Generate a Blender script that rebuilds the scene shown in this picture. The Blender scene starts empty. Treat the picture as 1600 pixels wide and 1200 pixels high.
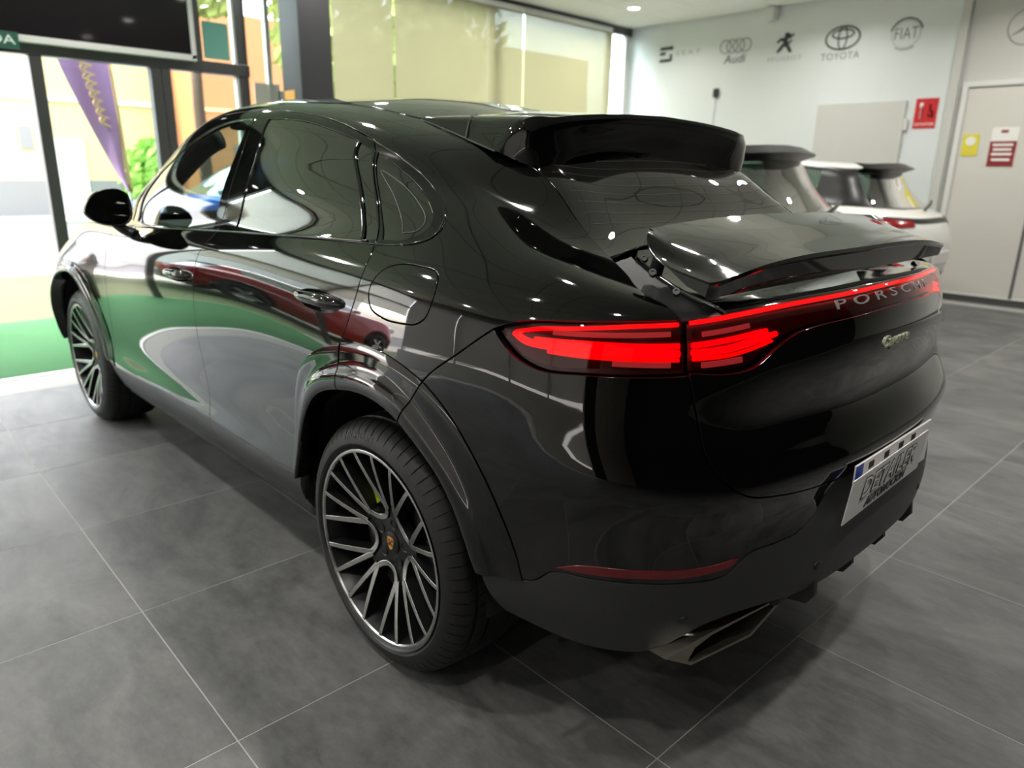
import bpy, bmesh, math, random
import numpy as np
from mathutils import Vector, Matrix
from mathutils.geometry import delaunay_2d_cdt
random.seed(7)
SC = bpy.context.scene
COL = SC.collection
PI = math.pi
R_ = math.radians

# ---------------------------------------------------------------- camera (world frame: X forward along the big car, Y to its left, origin under its rear axle)
cam_d = bpy.data.cameras.new('camera'); cam = bpy.data.objects.new('camera', cam_d); COL.objects.link(cam)
cam_d.sensor_width = 36.0; cam_d.lens = 25.43; cam_d.clip_start = .05; cam_d.clip_end = 400
_r = Vector((-.690437, -.723165, .018155)); _u = Vector((.216087, -.182226, .959219)); _f = Vector((.690365, -.666203, -.282082))
cam.matrix_world = Matrix(((_r.x, _u.x, -_f.x, -1.58688), (_r.y, _u.y, -_f.y, 1.95049), (_r.z, _u.z, -_f.z, 1.41484), (0, 0, 0, 1)))
cam_d.dof.use_dof = True; cam_d.dof.focus_distance = 1.75; cam_d.dof.aperture_fstop = 2.6
SC.camera = cam

# ---------------------------------------------------------------- sky, sun, exposure
W = bpy.data.worlds.new('sky'); SC.world = W; W.use_nodes = True
_nt = W.node_tree; _nt.nodes.clear()
_o = _nt.nodes.new('ShaderNodeOutputWorld'); _b = _nt.nodes.new('ShaderNodeBackground'); _s = _nt.nodes.new('ShaderNodeTexSky')
_s.sky_type = 'NISHITA'; _s.sun_disc = False; _s.sun_elevation = R_(52); _s.sun_rotation = R_(60); _s.air_density = 1.0; _s.dust_density = 2.5; _s.ozone_density = 1.0
_b.inputs[1].default_value = 1.9
_h = _nt.nodes.new('ShaderNodeHueSaturation'); _h.inputs['Saturation'].default_value = .45; _nt.links.new(_s.outputs[0], _h.inputs['Color']); _nt.links.new(_h.outputs[0], _b.inputs[0]); _nt.links.new(_b.outputs[0], _o.inputs[0])
sun_d = bpy.data.lights.new('sun', 'SUN'); sun = bpy.data.objects.new('sun', sun_d); COL.objects.link(sun)
sun_d.energy = 7.0; sun_d.angle = R_(1.2); sun_d.color = (1, .95, .86)
sun.rotation_euler = Vector((.08, .62, .78)).to_track_quat('Z', 'Y').to_euler()
sun.location = (12, -8, 20)
SC.view_settings.view_transform = 'Standard'; SC.view_settings.look = 'None'; SC.view_settings.gamma = 1.0
SC.view_settings.use_curve_mapping = False; SC.view_settings.exposure = 0.36
SC.cycles.use_denoising = True
SC.cycles.max_bounces = 10; SC.cycles.glossy_bounces = 6; SC.cycles.transmission_bounces = 8; SC.cycles.transparent_max_bounces = 24; SC.cycles.diffuse_bounces = 4
SC.cycles.caustics_reflective = False; SC.cycles.caustics_refractive = False; SC.cycles.sample_clamp_indirect = 6.0

# ---------------------------------------------------------------- materials
def srgb(h):
    if isinstance(h, str):
        h = h.lstrip('#'); c = [int(h[i:i+2], 16)/255 for i in (0, 2, 4)]
    else: c = list(h)
    return tuple(((x+.055)/1.055)**2.4 if x > .04045 else x/12.92 for x in c)+(1.,)
MATS = {}
def nm(name):
    m = bpy.data.materials.new(name); m.use_nodes = True; MATS[name] = m
    return m, m.node_tree, m.node_tree.nodes['Principled BSDF']
def mat(name, col, rough=.5, metal=0., spec=.5, coat=0., emit=None, estr=0., trans=0., ior=1.5, alpha=1., coat_r=.03, noise=None, bump=None):
    m, t, p = nm(name)
    c = srgb(col)
    p.inputs['Base Color'].default_value = c; p.inputs['Roughness'].default_value = rough; p.inputs['Metallic'].default_value = metal
    p.inputs['Specular IOR Level'].default_value = spec; p.inputs['Coat Weight'].default_value = coat; p.inputs['Coat Roughness'].default_value = coat_r
    p.inputs['IOR'].default_value = ior; p.inputs['Transmission Weight'].default_value = trans; p.inputs['Alpha'].default_value = alpha
    if emit: p.inputs['Emission Color'].default_value = srgb(emit); p.inputs['Emission Strength'].default_value = estr
    L = t.links.new
    if noise:       # (scale, amount): slight uneven tone
        tc = t.nodes.new('ShaderNodeTexCoord'); n = t.nodes.new('ShaderNodeTexNoise'); n.inputs['Scale'].default_value = noise[0]; n.inputs['Detail'].default_value = 6
        mx = t.nodes.new('ShaderNodeMix'); mx.data_type = 'RGBA'
        a = tuple(max(0, x*(1-noise[1])) for x in c[:3])+(1,); b = tuple(min(1, x*(1+noise[1])) for x in c[:3])+(1,)
        mx.inputs[6].default_value = a; mx.inputs[7].default_value = b
        L(tc.outputs['Object'], n.inputs['Vector']); L(n.outputs['Fac'], mx.inputs[0]); L(mx.outputs[2], p.inputs['Base Color'])
    if bump:        # (scale, strength)
        tc = t.nodes.new('ShaderNodeTexCoord'); n = t.nodes.new('ShaderNodeTexNoise'); n.inputs['Scale'].default_value = bump[0]; n.inputs['Detail'].default_value = 4
        bp = t.nodes.new('ShaderNodeBump'); bp.inputs['Strength'].default_value = bump[1]; bp.inputs['Distance'].default_value = .002
        L(tc.outputs['Object'], n.inputs['Vector']); L(n.outputs['Fac'], bp.inputs['Height']); L(bp.outputs[0], p.inputs['Normal'])
    return m
def glass_mat(name, tint, refl=1.0, rough=0., body=None):
    """thin pane: tinted see-through plus fresnel mirror"""
    m = bpy.data.materials.new(name); m.use_nodes = True; MATS[name] = m; t = m.node_tree; t.nodes.clear()
    o = t.nodes.new('ShaderNodeOutputMaterial'); tr = t.nodes.new('ShaderNodeBsdfTransparent'); g = t.nodes.new('ShaderNodeBsdfGlossy')
    mx = t.nodes.new('ShaderNodeMixShader'); fr = t.nodes.new('ShaderNodeFresnel'); fr.inputs['IOR'].default_value = 1.52
    ml = t.nodes.new('ShaderNodeMath'); ml.operation = 'MULTIPLY'; ml.inputs[1].default_value = refl; ml.use_clamp = True
    tr.inputs[0].default_value = srgb(tint); g.inputs['Roughness'].default_value = rough; g.inputs[0].default_value = (1, 1, 1, 1)
    L = t.links.new
    geo = t.nodes.new('ShaderNodeNewGeometry'); iv = t.nodes.new('ShaderNodeMapRange'); iv.inputs[3].default_value = 1.52; iv.inputs[4].default_value = 1/1.52
    L(geo.outputs['Backfacing'], iv.inputs[0]); L(iv.outputs[0], fr.inputs['IOR'])      # a pane mirrors alike from both sides
    L(fr.outputs[0], ml.inputs[0]); L(ml.outputs[0], mx.inputs[0]); L(tr.outputs[0], mx.inputs[1]); L(g.outputs[0], mx.inputs[2]); L(mx.outputs[0], o.inputs[0])
    return m
def emit_mat(name, col, strength):
    m = bpy.data.materials.new(name); m.use_nodes = True; MATS[name] = m; t = m.node_tree; t.nodes.clear()
    o = t.nodes.new('ShaderNodeOutputMaterial'); e = t.nodes.new('ShaderNodeEmission'); e.inputs[0].default_value = srgb(col); e.inputs[1].default_value = strength
    t.links.new(e.outputs[0], o.inputs[0]); return m

# ---------------------------------------------------------------- object helpers
def tag(o, label=None, cat=None, group=None, kind=None):
    if label: o['label'] = label
    if cat: o['category'] = cat
    if group: o['group'] = group
    if kind: o['kind'] = kind
    return o
def empty(name, loc=(0, 0, 0), parent=None):
    o = bpy.data.objects.new(name, None); COL.objects.link(o); o.location = loc; o.empty_display_size = .1
    if parent: o.parent = parent
    return o
def obj(name, me, m=None, parent=None, loc=None):
    o = bpy.data.objects.new(name, me); COL.objects.link(o)
    if m is not None:
        for x in (m if isinstance(m, (list, tuple)) else [m]):
            me.materials.append(MATS[x] if isinstance(x, str) else x)
    if parent: o.parent = parent
    if loc: o.location = loc
    return o
def mesh(name, verts, faces, smooth=False, normals=None, mats=None):
    me = bpy.data.meshes.new(name); me.from_pydata([tuple(map(float, v)) for v in verts], [], [tuple(map(int, f)) for f in faces])
    if smooth or normals is not None:
        me.polygons.foreach_set('use_smooth', [True]*len(me.polygons))
    if mats is not None: me.polygons.foreach_set('material_index', mats)
    me.update()
    if normals is not None:
        me.normals_split_custom_set_from_vertices([tuple(map(float, n)) for n in normals])
    return me
class MB:
    """collects vertices and faces of ONE part"""
    def __init__(s): s.v = []; s.f = []; s.m = []
    def add(s, v, f, mi=0):
        k = len(s.v); s.v += [tuple(x) for x in v]; s.f += [tuple(i+k for i in q) for q in f]; s.m += [mi]*len(f); return s
    def box(s, x0, x1, y0, y1, z0, z1, mi=0, mtx=None):
        v = [(x, y, z) for x in (x0, x1) for y in (y0, y1) for z in (z0, z1)]
        if mtx is not None: v = [tuple(mtx @ Vector(p)) for p in v]
        return s.add(v, [(0, 1, 3, 2), (4, 6, 7, 5), (0, 4, 5, 1), (2, 3, 7, 6), (0, 2, 6, 4), (1, 5, 7, 3)], mi)
    def bbox(s, x0, x1, y0, y1, z0, z1, b=.004, mi=0, mtx=None):
        """box with bevelled edges"""
        bm = bmesh.new(); bmesh.ops.create_cube(bm, size=1)
        bmesh.ops.scale(bm, vec=(x1-x0, y1-y0, z1-z0), verts=bm.verts); bmesh.ops.translate(bm, vec=((x0+x1)/2, (y0+y1)/2, (z0+z1)/2), verts=bm.verts)
        bmesh.ops.bevel(bm, geom=bm.edges[:], offset=b, segments=2, profile=.5, affect='EDGES')
        bm.verts.index_update()
        v = [tuple(mtx @ x.co) if mtx is not None else tuple(x.co) for x in bm.verts]; f = [[q.index for q in a.verts] for a in bm.faces]; bm.free()
        return s.add(v, f, mi)
    def tube(s, pts, r, n=10, cap=True, mi=0, closed=False, flat=1.0):
        P = [Vector(p) for p in pts]; N = len(P); rr = r if hasattr(r, '__len__') else [r]*N
        V = []; F = []; up = None
        for i, p in enumerate(P):
            a = P[(i-1) % N] if (closed or i) else P[0]; b = P[(i+1) % N] if (closed or i < N-1) else P[-1]
            d = (b-a).normalized()
            if up is None: up = Vector((0, 0, 1)) if abs(d.z) < .9 else Vector((1, 0, 0))
            x = d.cross(up).normalized(); up = x.cross(d).normalized()
            for k in range(n):
                t = 2*PI*k/n; V.append(p+x*math.cos(t)*rr[i]+up*math.sin(t)*rr[i]*flat)
        M = N if closed else N-1
        for i in range(M):
            for k in range(n):
                a, b = i*n+k, i*n+(k+1) % n; c, d = ((i+1) % N)*n+(k+1) % n, ((i+1) % N)*n+k
                F.append((a, b, c, d))
        if cap and not closed: F.append(tuple(range(n))[::-1]); F.append(tuple((N-1)*n+k for k in range(n)))
        return s.add(V, F, mi)
    def lathe(s, prof, n=48, axis='z', mi=0, mtx=None, ang=(0, 2*PI), close=False):
        """prof: (radius, height) list"""
        full = abs(ang[1]-ang[0]-2*PI) < 1e-6; V = []; F = []; m = len(prof); cnt = n if full else n+1
        for i in range(cnt):
            t = ang[0]+(ang[1]-ang[0])*i/n; c, q = math.cos(t), math.sin(t)
            for (r, h) in prof:
                p = (r*c, r*q, h) if axis == 'z' else ((r*c, h, r*q) if axis == 'y' else (h, r*c, r*q))
                V.append(tuple(mtx @ Vector(p)) if mtx is not None else p)
        for i in range(n):
            j = (i+1) % cnt
            for k in range(m-1 if not close else m):
                l = (k+1) % m
                F.append((i*m+k, j*m+k, j*m+l, i*m+l))
        return s.add(V, F, mi)
    def prism(s, poly, h0, h1, axis='y', mi=0, mtx=None):
        """2-D polygon extruded along an axis; poly in the other two axes"""
        n = len(poly)
        def P(a, b, h): return (a, h, b) if axis == 'y' else ((h, a, b) if axis == 'x' else (a, b, h))
        V = [P(a, b, h0) for a, b in poly]+[P(a, b, h1) for a, b in poly]
        if mtx is not None: V = [tuple(mtx @ Vector(p)) for p in V]
        F = [tuple(range(n)), tuple(range(2*n-1, n-1, -1))]+[(i, i+n, (i+1) % n+n, (i+1) % n) for i in range(n)]
        return s.add(V, F, mi)
    def build(s, name, m=None, parent=None, smooth=False, loc=None, auto=None, fix=True):
        me = bpy.data.meshes.new(name); me.from_pydata(s.v, [], s.f)
        if any(s.m): me.polygons.foreach_set('material_index', s.m)
        if fix:
            bm = bmesh.new(); bm.from_mesh(me); bmesh.ops.recalc_face_normals(bm, faces=bm.faces); bm.to_mesh(me); bm.free()
        if smooth or auto:
            me.polygons.foreach_set('use_smooth', [True]*len(me.polygons))
        if auto: me.set_sharp_from_angle(angle=R_(auto))
        me.update()
        return obj(name, me, m, parent, loc)
def bez(P, n, closed=False):
    """Catmull-Rom through points"""
    P = np.asarray(P, float); N = len(P)
    if N == 2 and not closed:
        t = np.linspace(0, 1, n)[:, None]; return P[0]*(1-t)+P[1]*t
    if closed: Q = np.concatenate([P[-1:], P, P[:2]]); S = N
    else: Q = np.concatenate([[2*P[0]-P[1]], P, [2*P[-1]-P[-2]]]); S = N-1
    # centripetal-ish: plain uniform on chord-resampled input
    out = []
    L = np.linalg.norm(np.diff(Q[1:S+2], axis=0), axis=1); tot = L.sum(); 
    for i in range(S):
        k = max(1, int(round(n*L[i]/tot)))
        p0, p1, p2, p3 = Q[i:i+4]
        d1, d0, d2 = np.linalg.norm(p2-p1)+1e-9, np.linalg.norm(p1-p0)+1e-9, np.linalg.norm(p3-p2)+1e-9
        m1 = d1*((p1-p0)/d0*d1/(d0+d1)+(p2-p1)/d1*d0/(d0+d1)); m2 = d1*((p2-p1)/d1*d2/(d1+d2)+(p3-p2)/d2*d1/(d1+d2))
        for j in range(k):
            t = j/k; out.append((2*t**3-3*t**2+1)*p1+(t**3-2*t**2+t)*m1+(-2*t**3+3*t**2)*p2+(t**3-t**2)*m2)
    if not closed: out.append(P[-1])
    return np.array(out)
def text_mesh(txt, size=1., extrude=0., shear=0., spacing=1., align='CENTER', offset=0.):
    c = bpy.data.curves.new('lettering', 'FONT'); c.body = txt; c.size = size; c.extrude = extrude; c.shear = shear; c.space_character = spacing
    c.align_x = align; c.align_y = 'CENTER'; c.resolution_u = 3; c.offset = offset
    o = bpy.data.objects.new('lettering', c); COL.objects.link(o)
    dg = bpy.context.evaluated_depsgraph_get(); me = bpy.data.meshes.new_from_object(o.evaluated_get(dg))
    bpy.data.objects.remove(o); bpy.data.curves.remove(c)
    return me
# ================================================================ the showroom
FX, WY, CZ, LY, BX = 6.2, -8.0, 3.59, 6.3, -6.6        # glass front, logo wall, ceiling, blind wall on the left, back wall
def st_(o): return tag(o, kind='structure')
# -- surface materials
def tile_mat():
    m, t, p = nm('floor_tile'); L = t.links.new; N = t.nodes.new
    g = N('ShaderNodeNewGeometry'); oi = N('ShaderNodeObjectInfo')
    va = N('ShaderNodeVectorMath'); va.operation = 'MULTIPLY_ADD'; va.inputs[1].default_value = (1, 1.9, 1)
    cx = N('ShaderNodeCombineXYZ'); mm = N('ShaderNodeMath'); mm.operation = 'MULTIPLY'; mm.inputs[1].default_value = 37.
    L(oi.outputs['Random'], mm.inputs[0]); L(mm.outputs[0], cx.inputs[2]); L(g.outputs['Position'], va.inputs[0]); L(cx.outputs[0], va.inputs[2])
    n1 = N('ShaderNodeTexNoise'); n1.inputs['Scale'].default_value = 2.2; n1.inputs['Detail'].default_value = 7; n1.inputs['Roughness'].default_value = .6; n1.inputs['Distortion'].default_value = .6
    n2 = N('ShaderNodeTexNoise'); n2.inputs['Scale'].default_value = 16; n2.inputs['Detail'].default_value = 8; n2.inputs['Roughness'].default_value = .7
    L(va.outputs[0], n1.inputs['Vector']); L(va.outputs[0], n2.inputs['Vector'])
    mx = N('ShaderNodeMix'); mx.data_type = 'FLOAT'; mx.inputs[0].default_value = .38; L(n1.outputs['Fac'], mx.inputs[2]); L(n2.outputs['Fac'], mx.inputs[3])
    cr = N('ShaderNodeValToRGB'); e = cr.color_ramp.elements; e[0].position = .34; e[0].color = srgb((.25, .253, .253)); e[1].position = .66; e[1].color = srgb((.43, .428, .42))
    L(mx.outputs[0], cr.inputs[0]); L(cr.outputs[0], p.inputs['Base Color'])
    rr = N('ShaderNodeMapRange'); rr.inputs[1].default_value = .3; rr.inputs[2].default_value = .7; rr.inputs[3].default_value = .44; rr.inputs[4].default_value = .60
    L(n2.outputs['Fac'], rr.inputs[0]); L(rr.outputs[0], p.inputs['Roughness']); p.inputs['Specular IOR Level'].default_value = .32
    bp = N('ShaderNodeBump'); bp.inputs['Strength'].default_value = .12; bp.inputs['Distance'].default_value = .004; L(n2.outputs['Fac'], bp.inputs['Height']); L(bp.outputs[0], p.inputs['Normal'])
tile_mat()
mat('grout', (.60, .60, .58), .8)
mat('wall_white', (.85, .87, .87), .55, noise=(1.5, .03))
mat('wall_grey', (.78, .78, .76), .6, noise=(1.2, .03))
mat('wall_dark', (.06, .06, .062), .7, noise=(1.2, .1))
mat('ceiling_tile', (.93, .93, .91), .85, noise=(40, .03))
mat('ceiling_rail', (.52, .52, .51), .6)
mat('frame_grey', (.36, .36, .36), .35, metal=.6)
mat('frame_white', (.86, .86, .85), .5)
mat('column_dark', (.17, .17, .18), .55)
mat('panel_black', (.10, .09, .105), .05, spec=.5)
mat('turf_green', (.055, .35, .12), .9, bump=(260, 1.0), noise=(30, .2))
mat('turf_out', (.24, .27, .12), .9, bump=(120, 1.0), noise=(25, .25))
mat('concrete_pale', (.66, .63, .58), .85, noise=(3, .08))
mat('asphalt', (.42, .41, .41), .9, noise=(6, .1))
mat('render_cream', (.86, .78, .56), .85, noise=(2, .05))
mat('render_orange', (.80, .52, .34), .85, noise=(2, .05))
mat('render_white', (.88, .86, .82), .85)
mat('base_grey', (.52, .52, .50), .85)
mat('door_leaf', (.83, .82, .79), .45, noise=(2, .02))
mat('skirting', (.36, .36, .36), .5)
glass_mat('pane', (.93, .96, .95), 1.0)
def blind_mat(name, col, clear):
    m = bpy.data.materials.new(name); m.use_nodes = True; MATS[name] = m; t = m.node_tree; t.nodes.clear(); N = t.nodes.new; L = t.links.new
    o = N('ShaderNodeOutputMaterial'); d = N('ShaderNodeBsdfDiffuse'); tl = N('ShaderNodeBsdfTranslucent'); tr = N('ShaderNodeBsdfTransparent'); a = N('ShaderNodeMixShader'); b = N('ShaderNodeMixShader')
    d.inputs[0].default_value = srgb(col); tl.inputs[0].default_value = srgb(col); a.inputs[0].default_value = .55; b.inputs[0].default_value = clear
    L(d.outputs[0], a.inputs[1]); L(tl.outputs[0], a.inputs[2]); L(a.outputs[0], b.inputs[1]); L(tr.outputs[0], b.inputs[2]); L(b.outputs[0], o.inputs[0])
blind_mat('blind_cloth', (.68, .65, .535), .22)
blind_mat('added_blind_cloth', (.88, .87, .82), .28)
blind_mat('side_blind_cloth', (.62, .61, .59), .08)

# -- floor: square tiles, 0.757 m, laid almost parallel to the car
floor = st_(MB().box(BX, 4.17, WY, LY, -.06, -.0008).build('floor', 'grout'))
TS, TA = .757, R_(-.72)
tme = MB().bbox(-TS/2+.0016, TS/2-.0016, -TS/2+.0016, TS/2-.0016, -.02, 0, .0012).build('floor_tile', 'floor_tile', floor)
first = True; ca, sa = math.cos(TA), math.sin(TA)
spots = []
for i in range(-11, 6):
    for j in range(-13, 8):
        u, v = (i+.5)*TS, (j+.5)*TS; x, y = .74+u*ca-v*sa, 1.38+u*sa+v*ca
        if BX+.2 < x < 4.17-TS*.45 and WY+.3 < y < LY-.3: spots.append((x, y))
spots.sort(key=lambda q: math.hypot(q[0]+1.6, q[1]-1.95))
for k, (x, y) in enumerate(spots[:300]):
    o = tme if k == 0 else tme.copy()
    if k: COL.objects.link(o)
    o.location = (x, y, 0); o.rotation_euler = (0, 0, TA)
st_(MB().box(4.17, FX+.06, -2.2, 3.8, -.06, .008).build('floor_turf_mat', 'turf_green'))
st_(MB().box(4.17, FX+.06, WY, -2.2, -.06, .0).build('floor_border', 'base_grey')); st_(MB().box(4.17, FX+.06, 3.8, LY, -.06, .0).build('floor_border', 'base_grey'))
st_(MB().box(4.11, 4.172, WY, LY, -.05, .006).build('trim_1', 'frame_white'))

# -- logo wall
wr = st_(MB().box(1.44, FX+.12, WY-.12, WY, 0, CZ+.05).build('wall_right', 'wall_white'))
st_(MB().box(BX, 1.44, WY-.12, WY+.0, 0, CZ+.05).build('wall_side', 'wall_grey'))
st_(MB().bbox(1.36, 1.455, WY, WY+.05, 0, CZ, .006).build('trim_2', 'wall_grey'))
st_(MB().box(BX, FX, WY, WY+.012, 0, .085).build('baseboard_right', 'skirting'))
d1 = st_(MB().bbox(.44, 1.25, WY, WY+.03, .10, 2.42, .004).build('door_1', 'door_leaf'))
MB().bbox(-.36, .42, WY, WY+.03, .10, 2.42, .004).build('door_leaf', 'door_leaf', d1)
for a in ((1.25, 1.31), (-.44, -.36)): MB().bbox(a[0], a[1], WY, WY+.05, 0, 2.49, .005).build('door_frame', 'frame_white', d1)
MB().bbox(-.36, 1.25, WY, WY+.05, 2.43, 2.49, .005).build('door_frame', 'frame_white', d1)
MB().bbox(-.36, 1.25, WY, WY+.035, .085, .105, .003).build('door_sweep', 'frame_white', d1)
MB().bbox(.415, .445, WY, WY+.04, .10, 2.42, .004).build('door_seam', 'skirting', d1)
tag(MB().bbox(1.90, 3.0, WY, WY+.03, 1.55, 2.33, .006).build('wall_cover', 'wall_grey'), 'pale cover board fixed to the white logo wall', 'board')
tag(MB().bbox(1.86, 1.895, WY, WY+.04, 1.98, 2.12, .006).build('cover_latch', 'frame_white'), 'small latch at the right edge of the pale cover board', 'latch')

# -- ceiling: mineral tiles in a rail grid, round downlights
ceil = st_(MB().box(BX, FX+.1, WY, LY, CZ+.012, CZ+.10).build('ceiling', 'ceiling_rail'))
CT = .80
cme = MB().bbox(-CT/2+.008, CT/2-.008, -CT/2+.008, CT/2-.008, 0, .012, .003).build('ceiling_tile', 'ceiling_tile', ceil)
k = 0
for i in range(16):
    for j in range(17):
        x, y = FX-.05-(i+.5)*CT, WY+.02+(j+.5)*CT
        if y > LY-.25 or x < BX+.3: continue
        o = cme if k == 0 else cme.copy()
        if k: COL.objects.link(o)
        o.location = (x, y, CZ); k += 1
emit_mat('lamp_disc', (1, .985, .95), 12.)
mat('lamp_ring', (.9, .9, .9), .4)
def downlight(x, y, lab, LE=21.):
    t = tag(empty('downlight', (x, y, CZ)), lab, 'ceiling lamp', 'round ceiling downlights')
    MB().lathe([(.075, .0), (.098, -.002), (.100, -.008), (.088, -.014), (.076, -.010)], 28).build('lamp_ring', 'lamp_ring', t, smooth=True)
    MB().lathe([(0., -.008), (.05, -.009), (.076, -.008)], 28).build('lamp_diffuser', 'lamp_disc', t, smooth=True)
    l = bpy.data.lights.new('lamp_light', 'AREA'); l.shape = 'DISK'; l.size = .15; l.energy = LE; l.color = (1, .97, .92)
    o = bpy.data.objects.new('lamp_light', l); COL.objects.link(o); o.parent = t; o.location = (0, 0, -.017); l.spread = R_(150)
dl = [(5.2, -6.78)]
for i, x in enumerate((5.0, 2.75, .5, -1.75)):
    for j, y in enumerate((-4.6, -2.3, .0, 2.3, 4.6)): dl.append((x, y))
dl += [(2.75, -6.8), (.5, -6.8), (-1.75, -6.8)]
def dlab(n):
    if n == 0: return 'round white downlight near the corner above the logo wall'
    if n > 20: return 'round white downlight along the logo wall, %s from the glass front' % ('second', 'third', 'fourth')[n-21]
    r, c = divmod(n-1, 5)
    return 'round white downlight, %s row from the glass front, %s towards the left wall' % (('first', 'second', 'third', 'fourth')[r], ('first', 'second', 'third', 'fourth', 'fifth')[c])
for n, (x, y) in enumerate(dl): downlight(x, y, dlab(n))

# -- glass front
def fr_box(nm_, *a, m='frame_grey', par=None, b=.004): return MB().bbox(*a, b).build(nm_, m, par)
front = st_(fr_box('wall_front', FX-.06, FX+.06, -1.66, LY, 2.30, 2.41))
for nm_, a in (('mullion', (.21, .31, 0, 2.3)), ('mullion', (-.775, -.68, 0, 2.3)), ('mullion', (-.865, -.785, 0, 2.3)), ('mullion', (-1.65, -1.55, 0, 3.55)), ('mullion', (-1.19, -1.11, 2.3, 3.55)), ('mullion', (1.25, 1.35, 0, 2.3)), ('mullion', (2.2, 2.3, 0, 3.55)), ('mullion', (4.2, 4.28, 0, 3.55))):
    fr_box(nm_, FX-.05, FX+.05, a[0], a[1], a[2], a[3], par=front)
fr_box('lintel', FX-.05, FX+.05, WY, LY, 3.48, CZ+.01, par=front)
for a in ((-1.56, -1.52), (-1.92, -1.87), (-2.36, -2.28)): fr_box('mullion', FX-.03, FX+.03, a[0], a[1], 0, 3.5, m='frame_white', par=front)
win = st_(MB().box(FX-.004, FX+.004, -.68, .21, 0.02, 2.3).build('window_1', 'pane'))
st_(MB().box(FX-.004, FX+.004, -1.55, -.865, .02, 2.3).build('window_2', 'pane'))
st_(MB().box(FX-.004, FX+.004, -2.7, -1.65, .02, 3.5).build('window_3', 'pane'))
st_(MB().box(FX-.004, FX+.004, -8.0, -2.7, .5, 3.5).build('window_4', 'pane'))
st_(MB().box(FX-.004, FX+.004, -1.55, -1.15, 2.41, 3.5).build('window_5', 'pane'))
st_(MB().box(FX-.004, FX+.004, 2.3, 4.2, .02, 3.5).build('window_6', 'pane'))
st_(MB().box(FX-.05, FX+.05, WY, -2.7, 0, .5).build('trim_3', 'wall_grey'))
for y in (-5.05, -7.93, -7.50): MB().bbox(FX-.03, FX+.03, y-.05, y+.05, .5, 3.5, .004).build('mullion', 'frame_white', front)
# black fascia panel over the doors
fp = tag(empty('fascia_panel', (FX-.1, .6, 2.42)), 'glossy black panel above the glass entrance doors', 'panel')
MB().bbox(-.02, .02, -1.66, 1.6, .02, 1.06, .004).build('panel_face', 'panel_black', fp)
for a in ((-1.70, -1.655, -.02, 1.08), (1.60, 1.64, -.02, 1.08), (-1.70, 1.64, -.035, .02)): MB().bbox(-.03, .03, *a, .004).build('panel_edge', 'frame_white', fp)
mat('sign_green', (.10, .30, .24), .5, emit=(.10, .30, .24), estr=.2); mat('sign_white', (.9, .95, .92), .5)
ex = tag(empty('exit_sign', (FX-.14, .62, 2.38)), 'green exit sign with white letters beside the black panel', 'sign')
MB().bbox(-.01, .01, -.24, .24, -.06, .07, .003).build('sign_plate', 'sign_green', ex)
XN = Matrix(((0, 0, -1, 0), (-1, 0, 0, 0), (0, 1, 0, 0), (0, 0, 0, 1)))
def wall_text(nm_, txt, size, m, parent, mtx, width=None, **kw):
    me = text_mesh(txt, size, **kw)
    if width:
        xs = [v.co.x for v in me.vertices]; k = width/(max(xs)-min(xs))
        for v in me.vertices: v.co.x *= k
    me.transform(mtx); return obj(nm_, me, m, parent)
wall_text('sign_lettering', 'SALIDA', .10, 'sign_white', ex, Matrix.Translation((-.0115, 0, .005))@XN, width=.42, extrude=.001)
# column
col_ = st_(MB().bbox(5.6, 6.0, -2.31, -1.945, 0, CZ, .006).build('wall_column', 'column_dark'))
# papers taped to the glass
mat('paper', (.9, .9, .88), .8); mat('paper_green', (.42, .66, .60), .7); mat('paper_orange', (.85, .62, .30), .7)
for nm_, y0, y1, z0, z1, m, lab in (('poster', -1.48, -1.22, 2.44, 2.78, 'paper_green', 'teal poster stuck to the high glass beside the black panel'), ('notice', -2.26, -1.98, 1.95, 2.20, 'paper', 'white notice taped to the glass beside the dark column'), ('notice', -2.00, -1.72, 2.02, 2.26, 'paper', 'white paper taped beside the light window mullion')):
    tag(MB().box(FX-.012, FX-.008, y0, y1, z0, z1).build(nm_, m), lab, nm_)
tag(MB().box(5.75, 5.97, -1.944, -1.940, 2.02, 2.18).build('notice', 'paper_orange'), 'small orange notice stuck on the side of the dark column', 'notice')
# roller blinds
def blind(nm_, x, y0, y1, z0, lab, grp, cl='blind_cloth'):
    t = tag(empty(nm_, (x, (y0+y1)/2, 3.47)), lab, 'blind', grp); h = (y1-y0)/2
    MB().box(-.002, .002, -h, h, z0-3.47, 0).build('blind_cloth', cl, t)
    MB().tube([(0, -h, .03), (0, h, .03)], .035, 14).build('blind_tube', 'frame_white', t, smooth=True)
    MB().bbox(-.008, .008, -h, h, z0-3.49, z0-3.465, .003).build('blind_bar', 'frame_white', t)
blind('roller_blind', FX-.10, -3.42, -2.62, .8, 'narrow beige roller blind beside the dark column', 'roller blinds')
blind('roller_blind', FX-.10, -5.55, -3.45, .8, 'wide beige roller blind between the narrow blind and the corner blind', 'roller blinds')
blind('roller_blind', FX-.10, -7.42, -5.58, .8, 'beige roller blind nearest the logo wall', 'roller blinds')

blind('roller_blind', FX-.10, 2.35, 4.18, 1.75, 'pale roller blind left of the entrance doors', 'roller blinds', 'added_blind_cloth'); blind('roller_blind', FX-.10, 4.22, 6.22, 1.6, 'pale roller blind in the front left corner', 'roller blinds', 'added_blind_cloth')  # both added out of view to tone down sky mirrored in the car windows
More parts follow.
